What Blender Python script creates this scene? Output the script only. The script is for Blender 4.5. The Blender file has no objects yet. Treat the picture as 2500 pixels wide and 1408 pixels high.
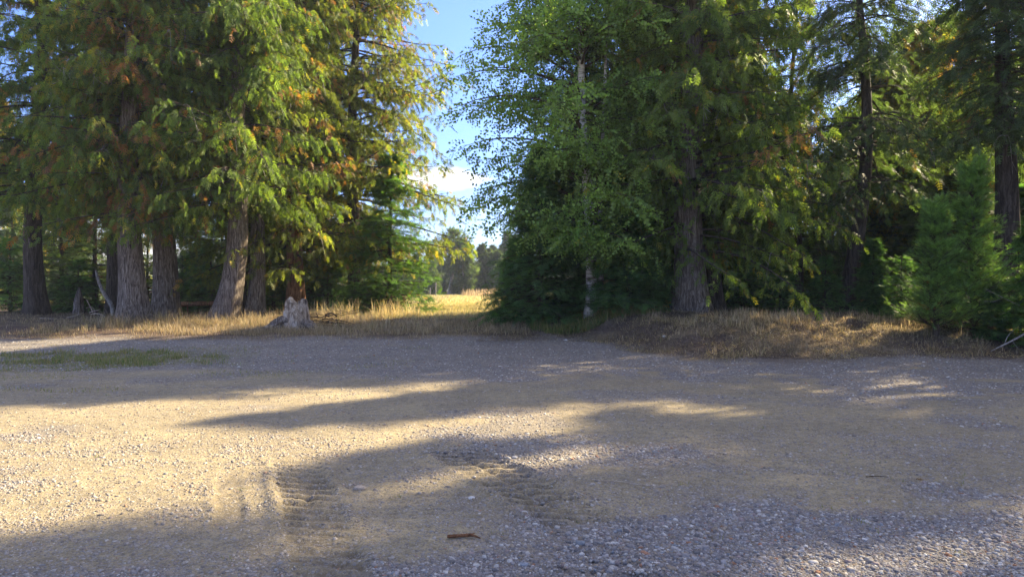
import bpy, math, random
import numpy as np
from mathutils import Vector

S = bpy.context.scene
COL = S.collection
# ---------------------------------------------------------------- camera
F = 1667.0            # focal length in px of a 2500 px wide frame
CAMZ = 1.6
cam = bpy.data.cameras.new('camera'); camo = bpy.data.objects.new('camera', cam); COL.objects.link(camo)
camo.location = (0, 0, CAMZ); camo.rotation_euler = (math.radians(90), 0, 0)
cam.sensor_width = 36.0; cam.lens = 36.0 * F / 2500.0; cam.clip_start = 0.05; cam.clip_end = 5000
S.camera = camo
S.render.resolution_x = 1024; S.render.resolution_y = 576
S.view_settings.view_transform = 'Standard'; S.view_settings.look = 'None'
S.view_settings.exposure = 2.08; S.view_settings.gamma = 1.0
S.cycles.max_bounces = 7; S.cycles.diffuse_bounces = 4; S.cycles.transmission_bounces = 4
S.cycles.volume_bounces = 0

# ---------------------------------------------------------------- sun and sky
SUN_AZ = 57.0         # degrees to the right of the view direction
SUN_EL = 33.0
sx = math.sin(math.radians(SUN_AZ)); sy = math.cos(math.radians(SUN_AZ)); se = math.radians(SUN_EL)
sun_dir = Vector((sx * math.cos(se), sy * math.cos(se), math.sin(se)))
sl = bpy.data.lights.new('sun', 'SUN'); sl.energy = 4.6; sl.angle = math.radians(0.8); sl.color = (1.0, 0.83, 0.53)
so = bpy.data.objects.new('sun', sl); COL.objects.link(so)
so.rotation_euler = sun_dir.to_track_quat('Z', 'Y').to_euler(); so.location = (20, 10, 30)

W = bpy.data.worlds.new('World'); S.world = W; W.use_nodes = True
nt = W.node_tree; nt.nodes.clear()
def N(t, **k):
    n = nt.nodes.new(t)
    for a, b in k.items(): setattr(n, a, b)
    return n
def L(a, b): nt.links.new(a, b)
def val(node, i, v): node.inputs[i].default_value = v
def MATH(op, a, b=None, c=None, clamp=False):
    m = N('ShaderNodeMath', operation=op); m.use_clamp = clamp
    for i, q in enumerate((a, b, c)):
        if q is None: continue
        if isinstance(q, (int, float)): m.inputs[i].default_value = q
        else: L(q, m.inputs[i])
    return m.outputs[0]
sky = N('ShaderNodeTexSky', sky_type='NISHITA'); sky.sun_disc = False
sky.sun_elevation = se; sky.sun_rotation = math.radians(SUN_AZ); sky.air_density = 1.0; sky.dust_density = 1.2; sky.ozone_density = 1.6
tc = N('ShaderNodeTexCoord'); sep = N('ShaderNodeSeparateXYZ'); L(tc.outputs['Generated'], sep.inputs[0])
mp = N('ShaderNodeMapping'); L(tc.outputs['Generated'], mp.inputs[0]); mp.inputs['Scale'].default_value = (1.0, 1.0, 2.6); mp.inputs['Location'].default_value = (3.1, 0.4, 1.35)
n1 = N('ShaderNodeTexNoise'); L(mp.outputs[0], n1.inputs['Vector']); n1.inputs['Scale'].default_value = 3.6; n1.inputs['Detail'].default_value = 8; n1.inputs['Roughness'].default_value = 0.55
el = sep.outputs['Z']
# cloud cover: a bank near the horizon, more cloud to the right and to the left of the opening
bank = MATH('MULTIPLY', MATH('SUBTRACT', 0.075, el), 3.2)
right = MATH('MULTIPLY', MATH('SUBTRACT', sep.outputs['X'], 0.12), 1.0, clamp=True)
left = MATH('MULTIPLY', MATH('SUBTRACT', MATH('MULTIPLY', sep.outputs['X'], -1.0), 0.42), 0.9, clamp=True)
patch = MATH('SUBTRACT', 1.0, MATH('MULTIPLY', MATH('ABSOLUTE', MATH('SUBTRACT', el, 0.158)), 28.0), clamp=True)
cov = MATH('ADD', MATH('ADD', bank, MATH('MULTIPLY', patch, 0.22)), MATH('ADD', right, left))
cov = MATH('MINIMUM', MATH('MAXIMUM', cov, -0.16), 0.16)
gapx = MATH('SUBTRACT', 1.0, MATH('MULTIPLY', MATH('ABSOLUTE', MATH('ADD', sep.outputs['X'], 0.085)), 7.0), clamp=True)
cov = MATH('ADD', cov, MATH('MULTIPLY', MATH('MULTIPLY', gapx, patch), 0.23))
cl = MATH('MULTIPLY', MATH('SUBTRACT', MATH('ADD', n1.outputs['Fac'], cov), 0.565), 9.0, clamp=True)
hi = MATH('MULTIPLY', MATH('SUBTRACT', el, 0.5), 1.6, clamp=True)
cl = MATH('MAXIMUM', cl, MATH('MULTIPLY', hi, 0.75))  # unseen overhead cloud, added only to neutralise the blue fill light
mx = N('ShaderNodeMix', data_type='RGBA'); L(cl, mx.inputs[0])
gam = N('ShaderNodeMix', data_type='RGBA', blend_type='MULTIPLY'); gam.inputs[0].default_value = 1.0
L(sky.outputs[0], gam.inputs[6]); gam.inputs[7].default_value = (0.38, 0.47, 0.76, 1)
L(gam.outputs[2], mx.inputs[6])
cc = N('ShaderNodeMix', data_type='RGBA'); L(hi, cc.inputs[0]); cc.inputs[6].default_value = (3.0, 2.9, 2.8, 1); cc.inputs[7].default_value = (3.6, 3.15, 2.35, 1); L(cc.outputs[2], mx.inputs[7])  # the added overhead cloud is tinted warm to warm the shade
bg = N('ShaderNodeBackground'); L(mx.outputs[2], bg.inputs[0]); bg.inputs[1].default_value = 0.12
ow = N('ShaderNodeOutputWorld'); L(bg.outputs[0], ow.inputs[0])

# ---------------------------------------------------------------- materials
def new_mat(name):
    global nt
    m = bpy.data.materials.new(name); m.use_nodes = True; nt = m.node_tree; nt.nodes.clear(); return m
def RAMP(fac, stops):
    r = N('ShaderNodeValToRGB'); L(fac, r.inputs[0]); e = r.color_ramp.elements
    while len(e) < len(stops): e.new(0.5)
    for i, (p, c) in enumerate(stops): e[i].position = p; e[i].color = (c[0], c[1], c[2], 1)
    return r.outputs[0]
def MIXC(f, a, b, bt='MIX'):
    m = N('ShaderNodeMix', data_type='RGBA', blend_type=bt)
    for i, q in ((0, f), (6, a), (7, b)):
        if isinstance(q, (int, float)): m.inputs[i].default_value = q
        elif isinstance(q, tuple): m.inputs[i].default_value = (q[0], q[1], q[2], 1)
        else: L(q, m.inputs[i])
    return m.outputs[2]
def NOISE(vec, sc, det=4, rough=0.55, out='Fac'):
    n = N('ShaderNodeTexNoise'); L(vec, n.inputs['Vector']); n.inputs['Scale'].default_value = sc; n.inputs['Detail'].default_value = det; n.inputs['Roughness'].default_value = rough
    return n.outputs[out]
def MAPV(vec, sc):
    m = N('ShaderNodeMapping'); L(vec, m.inputs[0]); m.inputs['Scale'].default_value = sc; return m.outputs[0]
def BUMP(h, st, dist):
    b = N('ShaderNodeBump'); L(h, b.inputs['Height']); b.inputs['Strength'].default_value = st; b.inputs['Distance'].default_value = dist; return b.outputs[0]
def OUT(sh):
    o = N('ShaderNodeOutputMaterial'); L(sh, o.inputs[0])
def PR(col, rough=0.8, normal=None, spec=0.3):
    p = N('ShaderNodeBsdfPrincipled')
    if isinstance(col, tuple): p.inputs['Base Color'].default_value = (col[0], col[1], col[2], 1)
    else: L(col, p.inputs['Base Color'])
    p.inputs['Roughness'].default_value = rough; p.inputs['Specular IOR Level'].default_value = spec
    if normal is not None: L(normal, p.inputs['Normal'])
    return p.outputs[0]
def ATTR(n):
    a = N('ShaderNodeAttribute'); a.attribute_name = n; return a

def leaf_material(name, trans, rough=0.55, spec=0.35, tint=(1.75, 1.55, 0.7)):
    m = new_mat(name); c = ATTR('col').outputs['Color']
    p = PR(c, rough, spec=spec)
    t = N('ShaderNodeBsdfTranslucent'); L(MIXC(1.0, c, tint, 'MULTIPLY'), t.inputs[0])
    x = N('ShaderNodeMixShader'); x.inputs[0].default_value = trans; L(p, x.inputs[1]); L(t.outputs[0], x.inputs[2]); OUT(x.outputs[0]); return m
M_leaf = leaf_material('leaf', 0.5, 0.55, 0.25, (1.95, 2.0, 0.75))
M_birchleaf = leaf_material('birch_leaf', 0.5, 0.42, 0.5, (1.6, 1.7, 0.7))
M_straw = leaf_material('straw', 0.35, 0.7, 0.2, (1.15, 1.05, 0.85))

def bark_material(name, c1, c2, c3, sc=1.0, st=0.9):
    m = new_mat(name); tcn = N('ShaderNodeTexCoord'); v = tcn.outputs['Object']
    w = NOISE(v, 3.0, 3, out='Color')
    vv = N('ShaderNodeVectorMath', operation='MULTIPLY_ADD'); L(w, vv.inputs[0]); vv.inputs[1].default_value = (0.14, 0.14, 0.14); L(v, vv.inputs[2])
    f = NOISE(MAPV(vv.outputs[0], (16 * sc, 16 * sc, 1.1 * sc)), 1.6, 8, 0.68)
    g = NOISE(v, 1.3, 4)
    col = RAMP(f, [(0.34, c1), (0.50, c2), (0.66, c3)])
    col = MIXC(MATH('MULTIPLY', g, 0.6), col, MIXC(1.0, col, (0.55, 0.52, 0.5), 'MULTIPLY'))
    OUT(PR(col, 0.9, BUMP(f, st, 0.05), 0.15)); return m
M_cedar = bark_material('cedar_bark', (0.035, 0.025, 0.02), (0.18, 0.145, 0.12), (0.40, 0.35, 0.30))
M_orange = bark_material('red_cedar_bark', (0.06, 0.025, 0.012), (0.27, 0.13, 0.065), (0.45, 0.26, 0.14))
M_spruce = bark_material('spruce_bark', (0.02, 0.016, 0.013), (0.075, 0.058, 0.047), (0.15, 0.125, 0.105), 0.8)
M_deadwood = bark_material('dead_wood', (0.14, 0.11, 0.09), (0.30, 0.27, 0.24), (0.48, 0.45, 0.41), 1.2, 0.4)
M_pale = bark_material('pale_branch', (0.26, 0.2, 0.14), (0.45, 0.38, 0.3), (0.62, 0.55, 0.46), 1.5, 0.4)
M_twig = bark_material('twig_bark', (0.03, 0.022, 0.016), (0.075, 0.055, 0.04), (0.14, 0.11, 0.085), 2.0, 0.3)

m = M_birch = new_mat('birch_bark'); tcn = N('ShaderNodeTexCoord'); v = tcn.outputs['Object']
a = NOISE(MAPV(v, (3, 3, 30)), 1.0, 4, 0.6); b = NOISE(v, 2.2, 5, 0.65)
col = RAMP(a, [(0.34, (0.05, 0.04, 0.035)), (0.42, (0.42, 0.37, 0.32)), (0.6, (0.66, 0.61, 0.55))])
col = MIXC(RAMP(b, [(0.54, (0, 0, 0)), (0.62, (1, 1, 1))]), col, (0.10, 0.075, 0.055))
OUT(PR(col, 0.7, BUMP(a, 0.4, 0.01)))

m = M_stump = new_mat('weathered_wood'); tcn = N('ShaderNodeTexCoord'); v = tcn.outputs['Object']
a = NOISE(MAPV(v, (12, 12, 1.8)), 1.4, 8, 0.7); b = NOISE(v, 2.6, 6, 0.65); c = NOISE(v, 1.7, 3)
col = RAMP(a, [(0.36, (0.09, 0.06, 0.045)), (0.5, (0.34, 0.265, 0.19)), (0.64, (0.54, 0.47, 0.38))])
col = MIXC(RAMP(c, [(0.5, (0, 0, 0)), (0.6, (1, 1, 1))]), col, MIXC(1.0, col, (0.95, 1.0, 1.1), 'MULTIPLY'))
col = MIXC(RAMP(b, [(0.56, (0, 0, 0)), (0.63, (1, 1, 1))]), col, (0.07, 0.055, 0.048))
OUT(PR(col, 0.85, BUMP(a, 1.0, 0.05), 0.15))

m = M_stone = new_mat('stone'); c = ATTR('col').outputs['Color']; tcn = N('ShaderNodeTexCoord'); v = tcn.outputs['Object']
k = NOISE(v, 60, 3)
OUT(PR(MIXC(0.5, c, MIXC(1.0, c, RAMP(k, [(0.3, (0.5, 0.5, 0.5)), (0.7, (1.4, 1.4, 1.4))]), 'MULTIPLY')), 0.85, BUMP(k, 0.3, 0.004), 0.2))

m = M_ground = new_mat('ground'); at = ATTR('col'); c = at.outputs['Color']; gr = ATTR('grav').outputs['Fac']
tcn = N('ShaderNodeTexCoord'); v = tcn.outputs['Object']
n_a = NOISE(v, 1.1, 6, 0.6); n_b = NOISE(v, 9.0, 6, 0.7); n_c = NOISE(v, 55.0, 5, 0.75)
def VOR(sc):
    vo = N('ShaderNodeTexVoronoi'); L(v, vo.inputs['Vector']); vo.inputs['Scale'].default_value = sc; vo.inputs['Randomness'].default_value = 1.0; return vo
v1 = VOR(34); v2 = VOR(75); v3 = VOR(22)
col = MIXC(1.0, c, RAMP(n_a, [(0.3, (0.82, 0.82, 0.84)), (0.7, (1.18, 1.15, 1.1))]), 'MULTIPLY')
col = MIXC(1.0, col, RAMP(n_b, [(0.28, (0.66, 0.65, 0.66)), (0.72, (1.34, 1.32, 1.28))]), 'MULTIPLY')
col = MIXC(1.0, col, RAMP(n_c, [(0.3, (0.6, 0.6, 0.6)), (0.7, (1.4, 1.4, 1.4))]), 'MULTIPLY')
def stones(col, vo, thr, amt):
    sp = N('ShaderNodeSeparateColor'); L(vo.outputs['Color'], sp.inputs[0])
    pick = MATH('MULTIPLY', MATH('GREATER_THAN', sp.outputs[0], thr), MATH('LESS_THAN', vo.outputs['Distance'], 0.42))
    stc = RAMP(sp.outputs[1], [(0.0, (0.09, 0.085, 0.085)), (0.35, (0.2, 0.19, 0.19)), (0.75, (0.30, 0.285, 0.28)), (1.0, (0.42, 0.39, 0.36))])
    return MIXC(MATH('MULTIPLY', MATH('MULTIPLY', pick, gr), amt), col, stc), MATH('MULTIPLY', MATH('MULTIPLY', pick, MATH('SUBTRACT', 0.42, vo.outputs['Distance'])), gr)
col, h1 = stones(col, v1, 0.45, 0.8); col, h2 = stones(col, v2, 0.45, 0.8); col, h3 = stones(col, v3, 0.90, 0.5)
hh = MATH('ADD', MATH('ADD', MATH('MULTIPLY', h1, 0.9), MATH('MULTIPLY', h2, 0.4)), MATH('ADD', MATH('MULTIPLY', n_c, 0.30), MATH('ADD', MATH('MULTIPLY', n_b, 1.0), MATH('MULTIPLY', h3, 1.2))))
OUT(PR(col, 0.92, BUMP(hh, 1.0, 0.035), 0.12))

m = M_hill = new_mat('hill_forest'); tcn = N('ShaderNodeTexCoord')
OUT(PR(RAMP(NOISE(tcn.outputs['Object'], 0.05, 8, 0.7), [(0.35, (0.04, 0.065, 0.04)), (0.65, (0.09, 0.12, 0.07))]), 1.0))

# ---------------------------------------------------------------- helpers
_rt = np.random.RandomState(7).rand(8, 256, 256)
def vnoise(x, y, seed=0):
    t = _rt[seed % 8]; xi = np.floor(x).astype(int); yi = np.floor(y).astype(int); fx = x - xi; fy = y - yi
    fx = fx * fx * (3 - 2 * fx); fy = fy * fy * (3 - 2 * fy)
    g = lambda a, b: t[a & 255, b & 255]
    return (g(xi, yi) * (1 - fx) + g(xi + 1, yi) * fx) * (1 - fy) + (g(xi, yi + 1) * (1 - fx) + g(xi + 1, yi + 1) * fx) * fy
def fbm(x, y, seed=0, o=4):
    s = 0; a = 0.5; n = 0
    for i in range(o): s = s + a * vnoise(x * 2 ** i + 13.7 * i, y * 2 ** i + 7.1 * i, seed + i); n += a; a *= 0.5
    return s / n
def ss(a, b, x):
    t = np.clip((x - a) / (b - a), 0, 1); return t * t * (3 - 2 * t)
def berm_base(x):      # where the gravel ends and the bank starts, to the right
    return 18.6 - 3.3 * ss(1.0, 4.5, x) + 0.5 * np.sin(x * 0.9)
def gz0(x, y):
    x = np.asarray(x, float); y = np.asarray(y, float)
    R = 0.6 * ss(13, 26, y)
    yb = berm_base(x)
    hb = 0.54 * ss(-2.2, 3.2, x) * (1 - 0.22 * ss(9, 13, x)) * (0.55 + 0.9 * fbm(x * 0.6, y * 0.35, 3))
    B = hb * ss(yb - 0.2, yb + 2.9, y) * (1 - 0.55 * ss(19.5, 26, y))
    return R + B + (0.07 + 0.20 * ss(0, 3, x) * ss(15, 17, y)) * (fbm(x * 1.1, y * 1.3, 1) - 0.5) * ss(14, 20, y) + 0.03 * (fbm(x * 0.6, y * 0.6, 2) - 0.5)
def track(x, y, x0, y0, x1, y1, w, dep, lug, sd):
    dx, dy = x1 - x0, y1 - y0; ln = math.hypot(dx, dy); dx /= ln; dy /= ln
    u = (x - x0) * dx + (y - y0) * dy; vv = -(x - x0) * dy + (y - y0) * dx
    vv = vv + 0.05 * (fbm(x * 3, y * 3, sd) - 0.5)
    on = ss(-0.5, 0.5, u + 0.8 * (fbm(x * 4, y * 4, sd + 3) - 0.5)) * (1 - ss(ln - 0.15, ln + 0.25, u))
    fade = 0.45 + 0.75 * ss(0.32, 0.62, fbm(x * 2.2, y * 2.2, sd + 2))
    ins = 1 - ss(w * 0.42, w * 0.54, np.abs(vv))
    ph = (y + 0.20 * vv + 0.04 * fbm(x * 4, y * 4, sd + 1)) / 0.155
    bar = ss(-0.1, 0.45, np.sin(2 * np.pi * ph))
    rid = np.exp(-((np.abs(vv) - w * 0.60) / 0.045) ** 2)
    mid = np.exp(-((vv) / 0.03) ** 2)
    return on * fade * (ins * (-dep + lug * bar * (1 - 0.6 * mid)) + (0.03 if lug else 0.008) * rid * (0.5 + fbm(x * 8, y * 8, sd)))
def gz(x, y):
    z = gz0(x, y)
    x = np.asarray(x, float); y = np.asarray(y, float)
    z = z + track(x, y, *TR1, 0.042, 0.045, 1)
    z = z + track(x, y, *TR2, 0.036, 0.042, 4)
    z = z + track(x, y, *TR3, 0.018, 0.0, 5)
    z = z + track(x, y, 0.35, 4.15, 0.8, 3.4, 0.45, 0.03, 0.03, 2)
    near = 1 - ss(10, 16, y)
    return z + near * (0.018 * (fbm(x * 3.1, y * 3.1, 5) - 0.5) + 0.014 * (fbm(x * 11, y * 11, 6, 3) - 0.5))
def track_mask(x, y):
    def one(x0, y0, x1, y1, w):
        dx, dy = x1 - x0, y1 - y0; ln = math.hypot(dx, dy); dx /= ln; dy /= ln
        u = (x - x0) * dx + (y - y0) * dy; vv = -(x - x0) * dy + (y - y0) * dx
        return ss(-0.4, 0.6, u) * (1 - ss(ln - 0.15, ln + 0.25, u)) * (1 - ss(w * 0.42, w * 0.6, np.abs(vv)))
    return np.maximum(np.maximum(one(*TR1), one(*TR2) * 0.8), one(*TR3))
TR1 = (-1.92, 6.1, -0.98, 3.75, 0.41); TR2 = (-0.62, 6.8, 0.45, 4.7, 0.50); TR3 = (-2.45, 5.9, -1.95, 4.7, 0.20)
def G(x, y): return float(gz(np.array([x]), np.array([y]))[0])
def PX(px, d): return (px - 1250) / F * d

def mk(name, V, Q, mat, parent=None, T=None, col=None, extra=None, smooth=False):
    V = np.asarray(V, np.float32).reshape(-1, 3); me = bpy.data.meshes.new(name)
    Q = np.zeros((0, 4), np.int32) if Q is None else np.asarray(Q, np.int32).reshape(-1, 4)
    T = np.zeros((0, 3), np.int32) if T is None else np.asarray(T, np.int32).reshape(-1, 3)
    me.vertices.add(len(V)); me.vertices.foreach_set('co', V.ravel())
    li = np.concatenate([Q.ravel(), T.ravel()]); me.loops.add(len(li)); me.loops.foreach_set('vertex_index', li)
    st = np.concatenate([np.arange(len(Q)) * 4, len(Q) * 4 + np.arange(len(T)) * 3]).astype(np.int32)
    me.polygons.add(len(st)); me.polygons.foreach_set('loop_start', st)
    if smooth: me.polygons.foreach_set('use_smooth', np.ones(len(st), bool))
    me.update(calc_edges=True)
    if col is not None:
        a = me.attributes.new('col', 'FLOAT_COLOR', 'POINT'); c4 = np.ones((len(V), 4), np.float32); c4[:, :3] = col; a.data.foreach_set('color', c4.ravel())
    if extra:
        for k, q in extra.items():
            a = me.attributes.new(k, 'FLOAT', 'POINT'); a.data.foreach_set('value', np.asarray(q, np.float32).ravel())
    me.materials.append(mat)
    o = bpy.data.objects.new(name, me); COL.objects.link(o)
    if parent: o.parent = parent
    return o
def tag(o, label=None, cat=None, group=None, kind=None):
    if label: o['label'] = label
    if cat: o['category'] = cat
    if group: o['group'] = group
    if kind: o['kind'] = kind
    return o
def thing(name, label, cat, x, y, group=None, rz=0, z=None, sc=1.0):
    o = bpy.data.objects.new(name, None); COL.objects.link(o); o.empty_display_size = 0.3
    o.location = (x, y, (G(x, y) - 0.03) if z is None else z); o.rotation_euler = (0, 0, rz); o.scale = (sc, sc, sc)
    return tag(o, label, cat, group)
def copy_tree(o, label, x, y, rz=0, sc=1.0, group=None):
    c = o.copy(); COL.objects.link(c); c.location = (x, y, G(x, y) - 0.03); c.rotation_euler = (0, 0, rz); c.scale = (sc, sc, sc * random.uniform(0.95, 1.05)); c['label'] = label
    if group: c['group'] = group
    for ch in [q for q in bpy.data.objects if q.parent == o]:
        d = ch.copy(); COL.objects.link(d); d.parent = c
    return c
def nrm(a): return a / np.maximum(np.linalg.norm(a, axis=-1, keepdims=True), 1e-9)
def tubes(P, R, K=5, flute=None):
    """P (N,M,3), R (N,M): batch of tubes. returns V, Q"""
    n, m_, _ = P.shape; T = nrm(np.gradient(P, axis=1))
    ref = np.where(np.abs(T[:, :1, 2:3]) > 0.75, np.array([[[1., 0, 0]]]), np.array([[[0, 0, 1.]]]))
    U = nrm(np.cross(T, np.broadcast_to(ref, T.shape))); Wv = np.cross(T, U)
    a = np.arange(K) * 2 * np.pi / K
    RR = R[..., None] * (np.ones(K) if flute is None else flute)
    V = P[:, :, None, :] + RR[..., None] * (np.cos(a)[None, None, :, None] * U[:, :, None, :] + np.sin(a)[None, None, :, None] * Wv[:, :, None, :])
    i = np.arange(m_ - 1)[:, None] * K; k = np.arange(K)[None]; k2 = (k + 1) % K
    q = np.stack([i + k, i + k2, i + K + k2, i + K + k], -1).reshape(-1, 4)
    Q = (q[None] + (np.arange(n) * m_ * K)[:, None, None]).reshape(-1, 4)
    return V.reshape(-1, 3), Q
def join(parts):
    Vs, Qs, o = [], [], 0
    for V, Q in parts: Vs.append(V); Qs.append(Q + o); o += len(V)
    return np.concatenate(Vs), np.concatenate(Qs)
def smoothpath(pts, m_):
    pts = np.array(pts, float); t = np.linspace(0, 1, len(pts)); s = np.linspace(0, 1, m_)
    out = np.stack([np.interp(s, t, pts[:, i]) for i in range(3)], 1)
    for _ in range(3): out[1:-1] = (out[:-2] + out[1:-1] * 2 + out[2:]) / 4
    return out

# spray templates: quads in a frame (forward x, side y, normal z)
def tpl_fern(n, l0, wid, ang, taper, axis_w, droop=0.12):
    q = []
    def leaf(ox, oy, dx, dy, ln, w, z0):
        px_, py_ = -dy, dx
        q.append([(ox, oy, z0), (ox + dx * ln * .55 + px_ * w, oy + dy * ln * .55 + py_ * w, z0 - droop * ln * .5), (ox + dx * ln, oy + dy * ln, z0 - droop * ln * 1.6), (ox + dx * ln * .55 - px_ * w, oy + dy * ln * .55 - py_ * w, z0 - droop * ln * .5)])
    leaf(0, 0, 1, 0, 1.0, axis_w, 0)
    for i in range(n):
        t = 0.12 + 0.72 * i / max(1, n - 1); ln = l0 * (1 - taper * t)
        for s in (-1, 1): leaf(t, 0, math.cos(ang), s * math.sin(ang), ln, wid, -droop * 0.3 * t)
    return np.array(q)
T_CEDAR = tpl_fern(3, 0.62, 0.075, 0.68, 0.5, 0.07, 0.2)
T_FIR = tpl_fern(4, 0.44, 0.048, 0.95, 0.5, 0.05, 0.05)
T_LARCH = tpl_fern(4, 0.36, 0.028, 0.7, 0.4, 0.03, -0.1)
T_FAR = tpl_fern(3, 0.5, 0.085, 0.9, 0.5, 0.09, 0.1)
_r = np.random.RandomState(3); _q = []
for _i in range(9):
    t = _i / 8.0; o = np.array([t, 0, 0]); a_ = _r.uniform(-1, 1) + (1.2 if _i % 2 else -1.2); d_ = nrm(np.array([0.25, math.sin(a_) * 0.7, math.cos(a_) * 0.7])); d_ = nrm(d_ + np.array([0.5, 0, 0]))
    sd_ = nrm(np.cross(d_, _r.normal(size=3))); ln = _r.uniform(.17, .25); st_ = o + d_ * 0.05
    _q.append([st_, st_ + d_ * ln * .4 + sd_ * ln * .44, st_ + d_ * ln, st_ + d_ * ln * .4 - sd_ * ln * .44])
T_BIRCH = np.array(_q)
def sprays(tpl, O, D, Nn, Sc, C):
    D = nrm(D); Nn = nrm(Nn - (Nn * D).sum(-1, keepdims=True) * D); Lt = np.cross(Nn, D)
    t = tpl.reshape(-1, 3)
    V = O[:, None, :] + Sc[:, None, None] * (t[None, :, 0:1] * D[:, None, :] + t[None, :, 1:2] * Lt[:, None, :] + t[None, :, 2:3] * Nn[:, None, :])
    return V.reshape(-1, 3), np.repeat(C, len(t), 0)

GREENS = dict(cedar=((0.06, 0.115, 0.028), (0.18, 0.24, 0.05)), green=((0.05, 0.12, 0.035), (0.12, 0.22, 0.055)), cedarlit=((0.065, 0.115, 0.026), (0.23, 0.25, 0.05)), fir=((0.06, 0.135, 0.055), (0.125, 0.235, 0.085)), dark=((0.045, 0.085, 0.038), (0.11, 0.155, 0.065)),  # cedarlit: cedar green lightened and yellowed, sunlight put into the colour
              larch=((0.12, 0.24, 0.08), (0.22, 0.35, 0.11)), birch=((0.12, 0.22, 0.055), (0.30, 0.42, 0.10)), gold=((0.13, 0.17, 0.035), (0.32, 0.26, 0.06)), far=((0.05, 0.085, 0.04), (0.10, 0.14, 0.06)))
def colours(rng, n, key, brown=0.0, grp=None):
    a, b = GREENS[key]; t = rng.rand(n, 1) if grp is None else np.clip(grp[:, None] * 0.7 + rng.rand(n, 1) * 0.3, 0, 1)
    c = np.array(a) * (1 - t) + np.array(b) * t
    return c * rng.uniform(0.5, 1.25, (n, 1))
BROWN = np.array([(0.30, 0.13, 0.045), (0.22, 0.11, 0.05), (0.33, 0.20, 0.07), (0.20, 0.12, 0.08)])

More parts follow.
